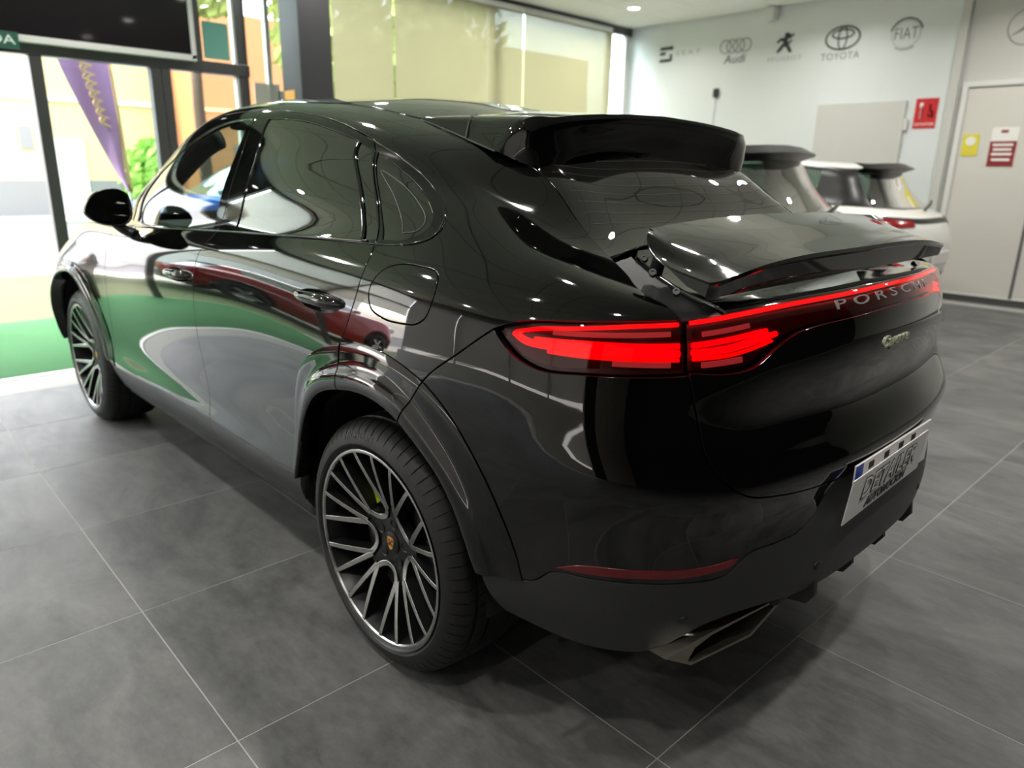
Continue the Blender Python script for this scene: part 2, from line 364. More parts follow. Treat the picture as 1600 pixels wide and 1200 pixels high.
# -- the unseen sides, met only as reflections
lw = st_(MB().box(-3.3, FX+.1, LY, LY+.12, 0, .45).build('wall_left', 'wall_grey'))
st_(MB().box(BX, -3.3, LY, LY+.12, 0, CZ+.05).build('wall_left_rear', 'wall_dark'))
st_(MB().box(-3.3, FX, LY, LY+.12, 3.3, CZ+.05).build('trim_4', 'wall_grey'))
for x in (-3.25, -.95, 1.4, 3.8, 6.1): MB().bbox(x-.05, x+.05, LY+.0, LY+.1, .45, 3.3, .004).build('mullion', 'frame_white', lw)
for n, (a, b) in enumerate(((-3.2, -.97), (-.93, 1.38), (1.42, 3.78), (3.82, 6.05))):
    t = tag(empty('side_blind', ((a+b)/2, LY-.06, 3.3)), ['beige blind on the left wall, rearmost of four', 'beige blind on the left wall, second from the back', 'beige blind on the left wall, second from the glass front', 'beige blind on the left wall, next to the glass front'][n], 'blind', 'blinds on the left wall'); h = (b-a)/2
    MB().box(-h, h, -.002, .002, -2.75, 0).build('blind_cloth', 'side_blind_cloth', t); MB().tube([(-h, 0, .03), (h, 0, .03)], .035, 12).build('blind_tube', 'frame_white', t, smooth=True)
bw = st_(MB().box(BX-.12, BX, WY, LY, 0, CZ+.05).build('wall_back', 'wall_dark'))
mat('shutter', (.82, .80, .74), .5)
sh = tag(empty('slat_shutter', (-5.2, LY-.04, 0)), 'pale slatted shutter on the left wall behind the camera', 'shutter')
for i in range(26): MB().bbox(-1.2+i*.092, -1.2+i*.092+.07, -.02, .02, .05, 3.3, .006).build('slat', 'shutter', sh)

# -- wall lettering and emblems (right = -X, up = Z, facing +Y)
mat('emblem_dark', (.20, .20, .21), .5); mat('emblem_mid', (.50, .50, .50), .5); mat('emblem_soft', (.66, .66, .65), .5)
YN = Matrix(((-1, 0, 0, 0), (0, 0, 1, 0), (0, 1, 0, 0), (0, 0, 0, 1)))
def emb(nm_, x, z, lab): return tag(empty(nm_, (x, WY+.001, z)), lab, 'wall emblem', 'car brand emblems on the white wall')
def ring(par, cx, cz, a, b, w, m, nm_='ring', n=48, ang=(0, 2*PI), dy=.004):
    V = []; F = []; full = abs(ang[1]-ang[0]-2*PI) < 1e-6; c = n if full else n+1
    for i in range(c):
        t = ang[0]+(ang[1]-ang[0])*i/n
        for k in (1, 1-w/a):
            k2 = k if k == 1 else 1-w/b
            for y in (0, dy): V.append((cx-a*k*math.cos(t), y, cz+b*k2*math.sin(t)))
    for i in range(n):
        j = (i+1) % c
        for q in ((0, 1, 3, 2),):
            for u, v in ((0, 1), (1, 3), (3, 2), (2, 0)): F.append((i*4+u, i*4+v, j*4+v, j*4+u))
    return MB().add(V, F).build(nm_, m, par)
def plaque(par, pts, m, nm_='stroke', dy=.004): return MB().prism([(-a, b) for a, b in pts], 0, dy, 'y').build(nm_, m, par)
T = lambda x, z: Matrix.Translation((x, .001, z))@YN
e = emb('seat_style_emblem', 5.26, 3.16, 'small grey S emblem with faint lettering at the far left of the logo wall'); e.name = 'slanted_bar_emblem'
for z, w in ((.085, .19), (.015, .10), (-.085, .19)): plaque(e, [(-.34, z-.022), (-.34+w, z-.022), (-.34+w+.02, z+.022), (-.32, z+.022)], 'emblem_dark')
plaque(e, [(-.15, -.10), (-.11, -.10), (-.11, .0), (-.15, .0)], 'emblem_dark'); plaque(e, [(-.15, .06), (-.10, .06), (-.10, .11), (-.15, .11)], 'emblem_dark')
wall_text('emblem_lettering', 'SEAT', .09, 'emblem_soft', e, T(-.17, -.005), width=.42, extrude=.001, spacing=1.4)
e = emb('four_ring_emblem', 4.31, 3.16, 'four linked grey rings above short lettering on the white wall')
for i in range(4): ring(e, .155-i*.103, .01, .092, .092, .013, 'emblem_mid')
wall_text('emblem_lettering', 'Audi', .16, 'emblem_dark', e, T(.0, -.165), width=.34, extrude=.001, shear=.15)
e = emb('rearing_lion_emblem', 3.56, 3.13, 'small black rearing lion figure above faint lettering on the white wall')
for pts in ([(-.02, .13), (.05, .12), (.06, .07), (.02, .04), (.04, -.02), (.07, -.06), (.10, -.12), (.05, -.12), (.02, -.06), (-.02, -.04), (-.06, -.09), (-.11, -.12), (-.12, -.09), (-.07, -.03), (-.03, .02), (-.08, .03), (-.12, .0), (-.13, .03), (-.08, .07), (-.03, .07)], [(.03, .08), (.10, .11), (.11, .09), (.05, .05)], [(.05, -.02), (.09, .03), (.07, .04), (.03, .0)]): plaque(e, pts, 'emblem_dark')
wall_text('emblem_lettering', 'PEUGEOT', .08, 'emblem_soft', e, T(.0, -.195), width=.48, extrude=.001, spacing=1.2)
e = emb('triple_ellipse_emblem', 2.80, 3.115, 'black triple ellipse emblem above wide spaced lettering on the white wall')
ring(e, 0, 0, .225, .145, .022, 'emblem_dark'); ring(e, 0, .045, .145, .062, .02, 'emblem_dark'); ring(e, 0, -.0, .062, .14, .017, 'emblem_dark')
wall_text('emblem_lettering', 'TOYOTA', .12, 'emblem_mid', e, T(.01, -.215), width=.49, extrude=.001, spacing=1.1)
e = emb('round_badge_emblem', 2.04, 3.08, 'round grey badge with four capitals, right-hand emblem on the white wall')
ring(e, 0, 0, .19, .18, .015, 'emblem_dark', ang=(R_(15), R_(165))); ring(e, 0, 0, .19, .18, .012, 'emblem_mid', ang=(R_(235), R_(305))); ring(e, 0, 0, .165, .155, .006, 'emblem_soft')
wall_text('emblem_lettering', 'FIAT', .19, 'emblem_dark', e, T(0, 0), width=.26, extrude=.001, offset=-.003)
e = emb('star_emblem', .80, 3.02, 'large thin ring with three-pointed star above the white door')
ring(e, 0, 0, .185, .185, .010, 'emblem_mid')
for a in (90, 210, 330): plaque(e, [(.178*math.cos(R_(a)), .178*math.sin(R_(a))), (.02*math.cos(R_(a+60)), .02*math.sin(R_(a+60))), (0, 0), (.02*math.cos(R_(a-60)), .02*math.sin(R_(a-60)))], 'emblem_mid')
# -- notices on wall and door
mat('safety_red', (.78, .10, .13), .5); mat('safety_yellow', (.87, .82, .25), .5); mat('sign_paper', (.92, .92, .90), .6); mat('dark_red', (.55, .12, .15), .5)
def notice(nm_, x, z, w, h, m, lab, y=WY):
    t = tag(empty(nm_, (x, y+.002, z)), lab, 'sign'); MB().bbox(-w/2, w/2, 0, .004, -h/2, h/2, .001).build('sign_plate', m, t); return t
def mark(t, x0, x1, z0, z1, m, nm_='sign_mark'): return MB().box(-x1, -x0, .004, .006, z0, z1).build(nm_, m, t)
t = notice('fire_extinguisher_sign', 1.675, 2.17, .25, .34, 'safety_red', 'red and white fire extinguisher sign on the white wall')
MB().tube([(.055, .006, -.06), (.055, .006, .09)], .028, 10, flat=.1).build('sign_mark', 'sign_paper', t); mark(t, -.075, -.04, .07, .12, 'sign_paper'); mark(t, .02, .09, -.07, .12, 'safety_red')
for a in ((.035, .055, .02, .10), (.06, .085, -.05, .03), (.03, .045, -.05, .0)): mark(t, *a, 'sign_paper')
wall_text('sign_lettering', 'EXTINTOR', .05, 'sign_paper', t, Matrix.Translation((0, .0042, -.125))@YN, width=.21, extrude=.001)
t = notice('warning_sign', 1.13, 1.80, .17, .24, 'safety_yellow', 'small yellow warning sign on the white door', WY+.03)
MB().lathe([(0, .002), (.05, .002)], 24, 'y', mtx=Matrix.Translation((0, .004, .045))).build('sign_mark', 'sign_paper', t); mark(t, -.022, .02, .035, .06, 'ink_soft') if 'ink_soft' in MATS else None
mark(t, -.06, .06, -.09, -.06, 'safety_yellow')
t = notice('notice_sheet', .80, 1.78, .26, .42, 'sign_paper', 'white notice sheet with dark red lower half on the white door', WY+.03)
mark(t, -.13, .13, -.21, .06, 'dark_red'); mark(t, -.04, .03, .15, .18, 'dark_red')
for z, w in ((.02, .10), (-.03, .09), (-.08, .10), (-.14, .09)): MB().box(-w, w, .006, .0075, z-.012, z+.014).build('sign_mark', 'sign_paper', t)
tag(MB().bbox(4.51, 4.58, WY, WY+.05, 2.50, 2.62, .01).build('wall_socket', 'column_dark'), 'small black socket with cable on the white wall', 'socket')
tag(MB().tube([(4.545, WY+.01, 2.5), (4.56, WY+.01, 2.0), (4.56, WY+.01, .3)], .004, 6).build('wall_cable', 'emblem_soft'), 'thin pale cable hanging below the black wall socket', 'cable')
tag(MB().bbox(3.70, 3.83, WY+.02, WY+.16, 3.42, 3.58, .01).build('alarm_sensor', 'frame_white'), 'small pale alarm sensor at the top of the logo wall', 'sensor')
# ================================================================ the street outside
st_(MB().box(FX+.06, 9.6, -14, 14, -.06, .004).build('ground_turf', 'turf_out'))
st_(MB().box(9.6, 12.2, -30, 30, -.07, .0).build('ground_pavement', 'concrete_pale'))
st_(MB().box(12.2, 19.4, -60, 60, -.10, -.02).build('ground_road', 'asphalt'))
st_(MB().box(19.4, 60, -60, 60, -.08, .02).build('ground_far', 'concrete_pale'))
st_(MB().box(-25, FX+.06, LY+.12, 40, -.08, .0).build('ground_side', 'concrete_pale'))
b = tag(empty('cream_building', (22, -3.2, 0)), 'cream rendered building with grey base and white garage door across the street', 'building')
MB().box(0, 6, -3.0, 5.2, .95, 6.0).build('facade', 'render_cream', b); MB().box(-.04, 6, -3.0, 5.2, 0, .95).build('building_base', 'base_grey', b)
MB().bbox(-.08, 0, -.85, .05, 0, 2.05, .01).build('garage_door', 'render_white', b); MB().bbox(-.10, .2, -3.0, 5.2, 3.0, 3.12, .02).build('string_course', 'render_white', b)
MB().bbox(-.08, .0, .35, .65, 1.75, 2.35, .01).build('meter_box', 'base_grey', b)
b = tag(empty('white_building', (22, 6.5, 0)), 'white rendered building at the far left across the street', 'building')
MB().box(0, 6, -4.4, 8, 0, 6).build('facade', 'render_white', b); MB().bbox(-.06, 0, -3.2, -2.0, 1.0, 2.4, .01).build('window', 'base_grey', b)
b = tag(empty('brick_building', (20.5, -9.2, 0)), 'orange brick building seen through the right glass door', 'building')
MB().box(0, 6, -3.2, 2.6, 0, 5.6).build('facade', 'render_orange', b); MB().bbox(-.06, .02, .9, 1.5, 1.2, 2.0, .02).build('window', 'base_grey', b); MB().bbox(-.06, .02, -3.2, 2.6, 2.9, 3.0, .02).build('string_course', 'render_cream', b)
b = tag(empty('pale_building', (21.5, -18.5, 0)), 'tall pale building behind the beige blinds', 'building')
MB().box(0, 6, -6.2, 4.5, 0, 6.2).build('facade', 'render_cream', b)
for i in range(3): MB().bbox(-.05, .02, -5.2+i*3.2, -4.0+i*3.2, 1.5, 3.2, .02).build('window', 'base_grey', b)
mat('leaf_green', (.55, .72, .30), .7, noise=(3, .3)); mat('leaf_olive', (.66, .68, .36), .7, noise=(3, .3)); mat('bark', (.30, .23, .17), .9)
def leafy(nm_, loc, rx, rz, zc, n, sz, m, lab, trunk=None, cat='tree'):
    t = tag(empty(nm_, loc), lab, cat); rnd = random.Random(hash(lab) % 999 if False else len(lab)); V = []; F = []
    for _ in range(n):
        while True:
            p_ = Vector((rnd.uniform(-1, 1), rnd.uniform(-1, 1), rnd.uniform(-1, 1)))
            if .35 < p_.length < 1 and rnd.random() < .4+.6*p_.length: break
        p_ = Vector((p_.x*rx, p_.y*rx, zc+p_.z*rz)); q = Vector((rnd.gauss(0, 1), rnd.gauss(0, 1), rnd.gauss(0, 1))).normalized(); w = q.orthogonal().normalized(); h = q.cross(w); s = sz*rnd.uniform(.6, 1.3); k = len(V)
        V += [p_-w*s*.5, p_+h*s, p_+w*s*.5, p_-h*s]; F.append((k, k+1, k+2, k+3))
    f = MB().add(V, F).build('foliage', m, t, fix=False); f['kind'] = 'stuff'
    if trunk: MB().tube([(0, 0, 0), (.05, .03, trunk*.6), (0, 0, trunk)], [.14, .11, .08], 10).build('trunk', 'bark', t, smooth=True)
leafy('street_bush', (19.4, -4.9, 0), .75, .95, 1.1, 900, .16, 'leaf_green', 'bright green bush at the kerb across the street', cat='bush')
leafy('street_tree', (11.5, -7.1, 0), 2.3, 2.4, 4.3, 4000, .17, 'leaf_olive', 'olive green tree behind the wide beige blind', 2.6)
leafy('street_tree', (13.5, -4.05, 0), 1.3, 1.4, 5.4, 2200, .14, 'leaf_olive', 'light green tree above the brick building', 4.2)
# feather flag
mat('flag_purple', (.76, .58, .76), .8); mat('flag_gold', (.86, .72, .50), .8)
t = tag(empty('feather_flag', (7.7, -.80, 0)), 'tall purple feather flag with gold edge outside the glass door', 'flag')
rgt = [(.12, 3.05), (.06, 2.6), (.02, 2.0), (.0, 1.5), (-.02, 1.12)]; lft = [(.62, 3.05), (.55, 2.55), (.36, 2.0), (.16, 1.5), (.0, 1.12)]
A = bez(rgt, 30); B = bez(lft, 30); n = min(len(A), len(B)); V = []; F = []
for i in range(n):
    for k in range(5):
        f = k/4; y = A[i][0]*(1-f)+B[i][0]*f; z = A[i][1]*(1-f)+B[i][1]*f; V.append((.03*math.sin(f*5+z*2), y, z))
for i in range(n-1):
    for k in range(4): F.append((i*5+k, i*5+k+1, (i+1)*5+k+1, (i+1)*5+k))
fl = MB().add(V, F).build('flag_cloth', 'flag_purple', t, smooth=True, fix=False)
MB().tube(np.array([(0, a, b_) for a, b_ in A])+np.array([-.01, -.02, 0]), .022, 8).build('flag_sleeve', 'flag_gold', t, smooth=True)
for j, (w0, ph) in enumerate(((.055, 0.), (.035, 1.3))):                 # looping gold script, too soft to read in the photograph
    Q = []
    for i in range(90):
        z = 2.92-i*.0125; c = np.interp(z, A[::-1, 1], A[::-1, 0])*(.55-.1*j)+np.interp(z, B[::-1, 1], B[::-1, 0])*(.45+.1*j)
        Q.append((-.045, c+w0*math.sin(i*.9+ph)*(1-.4*i/90), z+.012*math.cos(i*.9+ph)))
    MB().tube(Q, .011, 6).build('flag_script', 'flag_gold', t)
MB().tube([(0, -.03, 0), (0, -.03, 1.2)], .015, 8).build('flag_pole', 'frame_grey', t, smooth=True); MB().lathe([(0, .05), (.18, .04), (.2, 0)], 20, mtx=Matrix.Translation((0, -.03, 0))).build('flag_base', 'frame_grey', t)
# ---------------------------------------------------------------- smooth body surface (cubic spline net, left half)
def _smat(k):
    n = len(k); h = np.diff(k)
    A = np.zeros((n, n)); B = np.zeros((n, n)); A[0, 0] = A[-1, -1] = 1.
    for i in range(1, n - 1):
        A[i, i-1] = h[i-1]; A[i, i] = 2*(h[i-1]+h[i]); A[i, i+1] = h[i]
        B[i, i-1] = 6/h[i-1]; B[i, i] = -6/h[i-1]-6/h[i]; B[i, i+1] = 6/h[i]
    return np.linalg.solve(A, B)
def _seval(k, M, xs, d=0):
    n = len(k); xs = np.asarray(xs, float)
    i = np.clip(np.searchsorted(k, xs, side='right')-1, 0, n-2)
    h = k[i+1]-k[i]; a = (k[i+1]-xs)/h; b = (xs-k[i])/h
    E = np.eye(n)
    if d == 0:
        return a[:, None]*E[i]+b[:, None]*E[i+1]+(((a**3-a)*h*h/6)[:, None])*M[i]+(((b**3-b)*h*h/6)[:, None])*M[i+1]
    return (E[i+1]-E[i])/h[:, None]-(((3*a*a-1)*h/6)[:, None])*M[i]+(((3*b*b-1)*h/6)[:, None])*M[i+1]
MIR = np.array([1., -1., 1.])
class Net:
    """rows climb from the sill to the roof ridge, columns run from the nose along the side to the tail centre"""
    def __init__(self, rows, pad_front=True):
        G = np.array(rows, float)
        R, C = G.shape[:2]
        dv = np.linalg.norm(np.diff(G, axis=0), axis=2).mean(1)
        ds = np.linalg.norm(np.diff(G, axis=1), axis=2)
        w = np.linspace(1, .25, R)[:, None]
        ds = (ds*w).sum(0)/w.sum()
        kt = np.concatenate([[0], np.cumsum(dv)]); ks = np.concatenate([[0], np.cumsum(ds)])
        self.kt0, self.ks0 = kt, ks
        self.smax, self.tmax = ks[-1], kt[-1]
        G = np.concatenate([G, G[-2:-4:-1]*MIR], 0)
        kt = np.concatenate([kt, 2*kt[-1]-kt[-2:-4:-1]])
        G = np.concatenate([G[:, 2:0:-1]*MIR, G, G[:, -2:-4:-1]*MIR], 1)
        ks = np.concatenate([-ks[2:0:-1], ks, 2*ks[-1]-ks[-2:-4:-1]])
        self.G, self.ks, self.kt = G, ks, kt
        self.Ms, self.Mt = _smat(ks), _smat(kt)
    def ev(self, st, normals=True):
        st = np.asarray(st, float)
        Bs = _seval(self.ks, self.Ms, st[:, 0]); Bt = _seval(self.kt, self.Mt, st[:, 1])
        P = np.einsum('ni,ijk,nj->nk', Bt, self.G, Bs, optimize=True)
        if not normals: return P
        Ds = _seval(self.ks, self.Ms, st[:, 0], 1); Dt = _seval(self.kt, self.Mt, st[:, 1], 1)
        Ps = np.einsum('ni,ijk,nj->nk', Bt, self.G, Ds, optimize=True)
        Pt = np.einsum('ni,ijk,nj->nk', Dt, self.G, Bs, optimize=True)
        N = np.cross(Ps, Pt); N /= np.linalg.norm(N, axis=1)[:, None]+1e-12
        return P, N
BODY_ROWS = [
 # R0 lower edge
 [(3.70,0,.26),(3.68,.32,.26),(3.58,.62,.26),(3.36,.86,.28),(2.9,.89,.30),(2.4,.89,.30),(1.8,.885,.305),(1.2,.885,.31),(.6,.89,.32),(.1,.90,.34),(-.22,.91,.37),(-.45,.90,.395),(-.62,.855,.38),(-.775,.755,.37),(-.91,.50,.375),(-.955,.25,.385),(-.965,0,.39)],
 # R1
 [(3.78,0,.38),(3.76,.33,.38),(3.65,.66,.38),(3.37,.92,.40),(2.9,.94,.42),(2.4,.935,.42),(1.8,.932,.42),(1.2,.934,.42),(.6,.942,.42),(.1,.96,.44),(-.22,.972,.455),(-.45,.955,.475),(-.64,.89,.475),(-.815,.77,.475),(-.95,.50,.47),(-.995,.25,.475),(-1.005,0,.475)],
 # R2
 [(3.82,0,.48),(3.80,.34,.48),(3.68,.67,.48),(3.38,.94,.51),(2.9,.975,.56),(2.4,.93,.53),(1.8,.918,.52),(1.2,.922,.52),(.6,.937,.53),(.1,.972,.57),(-.22,.982,.58),(-.45,.968,.585),(-.65,.90,.58),(-.83,.77,.575),(-.958,.50,.57),(-.995,.25,.57),(-1.0,0,.57)],
 # R3
 [(3.82,0,.60),(3.80,.34,.60),(3.68,.67,.60),(3.38,.945,.64),(2.9,.985,.71),(2.4,.938,.68),(1.8,.925,.66),(1.2,.932,.665),(.6,.945,.68),(.1,.98,.72),(-.22,.988,.725),(-.45,.97,.715),(-.66,.915,.70),(-.845,.77,.69),(-.95,.50,.69),(-.985,.25,.69),(-.99,0,.69)],
 # R4
 [(3.79,0,.72),(3.77,.32,.72),(3.66,.64,.73),(3.37,.925,.77),(2.9,.98,.825),(2.4,.948,.80),(1.8,.945,.80),(1.2,.953,.81),(.6,.962,.825),(.1,.985,.84),(-.22,.988,.835),(-.45,.968,.825),(-.665,.92,.81),(-.868,.77,.79),(-.968,.50,.79),(-.998,.25,.79),(-1.004,0,.79)],
 # R5
 [(3.73,0,.83),(3.71,.30,.83),(3.61,.60,.845),(3.36,.885,.885),(2.9,.965,.92),(2.4,.95,.91),(1.8,.953,.905),(1.2,.96,.92),(.6,.968,.925),(.1,.983,.93),(-.22,.983,.93),(-.46,.962,.92),(-.66,.91,.90),(-.845,.755,.88),(-.922,.50,.878),(-.948,.25,.878),(-.953,0,.878)],
 # R6
 [(3.55,0,.97),(3.53,.28,.97),(3.46,.55,.98),(3.31,.80,.995),(2.89,.925,1.02),(2.4,.935,1.0),(1.8,.948,1.0),(1.2,.957,1.02),(.6,.963,1.03),(.1,.97,1.035),(-.22,.97,1.035),(-.46,.952,1.025),(-.65,.90,1.01),(-.832,.745,1.0),(-.918,.50,1.0),(-.955,.25,1.005),(-.967,0,1.008)],
 # R7
 [(3.25,0,1.085),(3.23,.25,1.085),(3.19,.50,1.085),(3.12,.72,1.09),(2.86,.85,1.108),(2.4,.905,1.09),(1.8,.925,1.09),(1.2,.935,1.115),(.6,.94,1.135),(.1,.942,1.14),(-.22,.943,1.14),(-.46,.922,1.13),(-.64,.87,1.125),(-.808,.73,1.13),(-.888,.50,1.14),(-.927,.25,1.147),(-.938,0,1.15)],
 # R8 belt / tail lip
 [(2.83,0,1.165),(2.82,.20,1.163),(2.79,.42,1.16),(2.74,.58,1.157),(2.62,.71,1.15),(2.28,.822,1.145),(1.8,.862,1.165),(1.2,.876,1.196),(.6,.88,1.222),(.1,.868,1.238),(-.22,.862,1.235),(-.43,.845,1.215),(-.59,.805,1.20),(-.71,.69,1.178),(-.775,.48,1.172),(-.805,.25,1.172),(-.815,0,1.173)],
 # R9 low glass
 [(2.66,0,1.25),(2.65,.20,1.248),(2.62,.40,1.245),(2.56,.56,1.24),(2.48,.685,1.235),(2.24,.785,1.24),(1.80,.825,1.27),(1.2,.837,1.295),(.62,.84,1.315),(.16,.815,1.32),(-.12,.79,1.31),(-.33,.765,1.272),(-.43,.718,1.252),(-.49,.61,1.238),(-.52,.42,1.234),(-.53,.21,1.234),(-.533,0,1.234)],
 # R10 mid glass
 [(2.36,0,1.43),(2.35,.19,1.428),(2.32,.37,1.425),(2.27,.51,1.42),(2.20,.62,1.42),(2.02,.695,1.432),(1.68,.725,1.46),(1.20,.740,1.478),(.75,.745,1.470),(.40,.732,1.448),(.14,.715,1.42),(-.09,.695,1.375),(-.18,.645,1.36),(-.238,.54,1.394),(-.277,.38,1.386),(-.296,.19,1.381),(-.30,0,1.384)],
 # R11 roof rail / glass top
 [(1.98,0,1.603),(1.97,.18,1.602),(1.95,.34,1.598),(1.91,.465,1.594),(1.83,.552,1.597),(1.65,.60,1.617),(1.40,.620,1.631),(1.11,.630,1.630),(.82,.634,1.607),(.57,.634,1.575),(.37,.632,1.545),(.20,.616,1.515),(.11,.572,1.507),(.03,.49,1.513),(-.022,.36,1.518),(-.05,.18,1.527),(-.056,0,1.530)],
 # R12
 [(1.80,0,1.648),(1.79,.10,1.647),(1.77,.19,1.646),(1.73,.25,1.646),(1.64,.295,1.655),(1.50,.315,1.668),(1.30,.328,1.678),(1.06,.334,1.678),(.82,.338,1.665),(.62,.337,1.652),(.48,.327,1.632),(.37,.30,1.613),(.31,.25,1.603),(.27,.19,1.597),(.25,.12,1.596),(.242,.06,1.596),(.24,0,1.596)],
 # R13 ridge
 [(1.66,0,1.674),(1.655,0,1.675),(1.64,0,1.678),(1.60,0,1.682),(1.53,0,1.687),(1.42,0,1.693),(1.26,0,1.698),(1.06,0,1.698),(.88,0,1.692),(.74,0,1.682),(.64,0,1.671),(.57,0,1.661),(.53,0,1.653),(.51,0,1.647),(.50,0,1.646),(.495,0,1.645),(.493,0,1.645)],
]
# ---------------------------------------------------------------- panels cut out of a body net
def resample(segs, step):
    out = []
    for sg in segs:
        sg = np.asarray(sg, float)
        L = np.linalg.norm(np.diff(sg, axis=0), axis=1).sum()
        q = bez(sg, max(2, int(L/step)))
        # even spacing
        d = np.concatenate([[0], np.cumsum(np.linalg.norm(np.diff(q, axis=0), axis=1))])
        n = max(2, int(d[-1]/step)+1); t = np.linspace(0, d[-1], n)
        q = np.stack([np.interp(t, d, q[:, 0]), np.interp(t, d, q[:, 1])], 1)
        out.append(q[:-1])
    return np.concatenate(out)
def inside(P, poly):
    x, y = P[:, 0], P[:, 1]; r = np.zeros(len(P), bool); n = len(poly); a = poly; b = np.roll(poly, -1, 0)
    for i in range(n):
        (x0, y0), (x1, y1) = a[i], b[i]
        c = ((y0 > y) != (y1 > y))
        if y1 != y0: r ^= c & (x < (x1-x0)*(y-y0)/(y1-y0)+x0)
    return r
def cut(net, segs, holes=(), off=0., gap=.0027, depth=.012, res=.03, step=.014, rim=.0012, fn=None):
    """left-hand panel: (verts, faces, normals, seam flags)"""
    loops = [resample(segs, step)]+[resample(h, step) for h in holes]
    for k, l in enumerate(loops):
        ar = np.sum(l[:, 0]*np.roll(l[:, 1], -1)-np.roll(l[:, 0], -1)*l[:, 1])
        if (ar < 0) == (k == 0): loops[k] = l[::-1]
    bd = np.concatenate(loops); lo, hi = loops[0].min(0), loops[0].max(0)
    gx = np.arange(lo[0], hi[0], res); gy = np.arange(lo[1], hi[1], res*.866)
    X, Y = np.meshgrid(gx, gy); X = X+(np.arange(len(gy)) % 2)[:, None]*res/2
    I = np.stack([X.ravel(), Y.ravel()], 1); I = I[inside(I, loops[0])]
    for h in loops[1:]: I = I[~inside(I, h)]
    if len(I):
        keep = np.ones(len(I), bool)
        for a in range(0, len(I), 4000):
            d = np.sqrt(((I[a:a+4000, None]-bd[None])**2).sum(2)).min(1); keep[a:a+4000] = d > res*.5
        I = I[keep]
    V = np.concatenate([bd, I]); E = []; k = 0
    for l in loops:
        n = len(l); E += [(k+i, k+(i+1) % n) for i in range(n)]; k += n
    vo, eo, fo = delaunay_2d_cdt([Vector(map(float, v)) for v in V], E, [], 0, 1e-6)[:3]
    V = np.array([tuple(v) for v in vo]); F = np.array([f for f in fo])
    c = V[F].mean(1); ok = inside(c, loops[0])
    for h in loops[1:]: ok &= ~inside(c, h)
    F = F[ok]
    a = V[F]; sg = (a[:, 1, 0]-a[:, 0, 0])*(a[:, 2, 1]-a[:, 0, 1])-(a[:, 2, 0]-a[:, 0, 0])*(a[:, 1, 1]-a[:, 0, 1])
    F[sg < 0] = F[sg < 0][:, ::-1]
    used = np.unique(F); mp = -np.ones(len(V), int); mp[used] = np.arange(len(used)); V = V[used]; F = mp[F]
    P, N = net.ev(V)
    if fn is None: P = P+N*off
    else:                                                            # sculpted offset: take the normals from the raised surface
        def srf(q): p_, n_ = net.ev(q); return p_+n_*(off+fn(q))[:, None]
        h = 2e-3; a = srf(V+[h, 0])-srf(V-[h, 0]); b = srf(V+[0, h])-srf(V-[0, h]); P = srf(V); N = np.cross(a, b); N /= np.linalg.norm(N, axis=1)[:, None]
    # boundary edges
    ed = {}
    for f in F:
        for i in range(3):
            e = (f[i], f[(i+1) % 3]); k = (min(e), max(e)); ed[k] = None if k in ed else e
    be = [e for e in ed.values() if e is not None]
    seam = np.abs(P[:, 1]) < 2e-4
    be = [e for e in be if not (seam[e[0]] and seam[e[1]])]
    out = np.zeros_like(P)
    for a, b in be:
        t = P[b]-P[a]; o = np.cross(t, N[a]+N[b]); o /= np.linalg.norm(o)+1e-12; out[a] += o; out[b] += o
    out[seam, 1] = 0
    ln = np.linalg.norm(out, axis=1); m = ln > 1e-9; out[m] /= ln[m][:, None]
    P[m] -= out[m]*gap
    P[seam, 1] = 0; N[seam, 1] = 0; N /= np.linalg.norm(N, axis=1)[:, None]
    bi = np.where(m)[0]; k0 = len(P); idx = {b: i for i, b in enumerate(bi)}; nb = len(bi)
    p1 = P[bi]-N[bi]*rim+out[bi]*rim*.7; p2 = p1-N[bi]*depth
    n1 = N[bi]*.45+out[bi]*.9; n1 /= np.linalg.norm(n1, axis=1)[:, None]
    P = np.concatenate([P, p1, p2]); N = np.concatenate([N, n1, out[bi]])
    seam = np.concatenate([seam, np.abs(p1[:, 1]) < 2e-4, np.abs(p2[:, 1]) < 2e-4])
    F = [tuple(f) for f in F]
    for a, b in be:
        i, j = idx[a], idx[b]
        F.append((b, a, k0+i, k0+j)); F.append((k0+j, k0+i, k0+nb+i, k0+nb+j))
    return P, F, N, seam
def whole(d):
    """weld the mirrored half on at the centre line"""
    P, F, N, seam = d; n = len(P); mp = np.arange(n)+n; mp[seam] = np.where(seam)[0]
    keep = ~seam; new = np.cumsum(keep)-1+n; mp[keep] = new[keep]
    P2 = np.concatenate([P, P[keep]*MIR]); N2 = np.concatenate([N, N[keep]*MIR])
    F2 = list(F)+[tuple(int(mp[i]) for i in f[::-1]) for f in F]
    return P2, F2, N2
def panel(name, net, segs, m, parent, side='both', **kw):
    """side: 'both' = left part plus its mirror twin, 'centre' = one part across the middle, 'left' = left only"""
    d = cut(net, segs, **kw); r = []
    if side == 'centre':
        P, F, N = whole(d); r.append(obj(name, mesh(name, P, F, normals=N), m, parent))
    else:
        P, F, N, _ = d
        r.append(obj(name, mesh(name, P, F, normals=N), m, parent))
        if side == 'both': r.append(obj(name, mesh(name, P*MIR, [f[::-1] for f in F], normals=N*MIR), m, parent))
    return r
def on(net, st, off=0.):
    P, N = net.ev(np.asarray(st, float)); return P+N*off
def cord(name, net, st, r, m, parent, off=0., n=60, side='both', flat=1., k=8):
    """thin moulding that follows the body"""
    st = bez(st, n); P = on(net, st, off); o = []
    for s in ((1, -1) if side == 'both' else (1,)):
        o.append(MB().tube(P*np.array([1, s, 1]), r, k, flat=flat).build(name, m, parent, smooth=True))
    return o

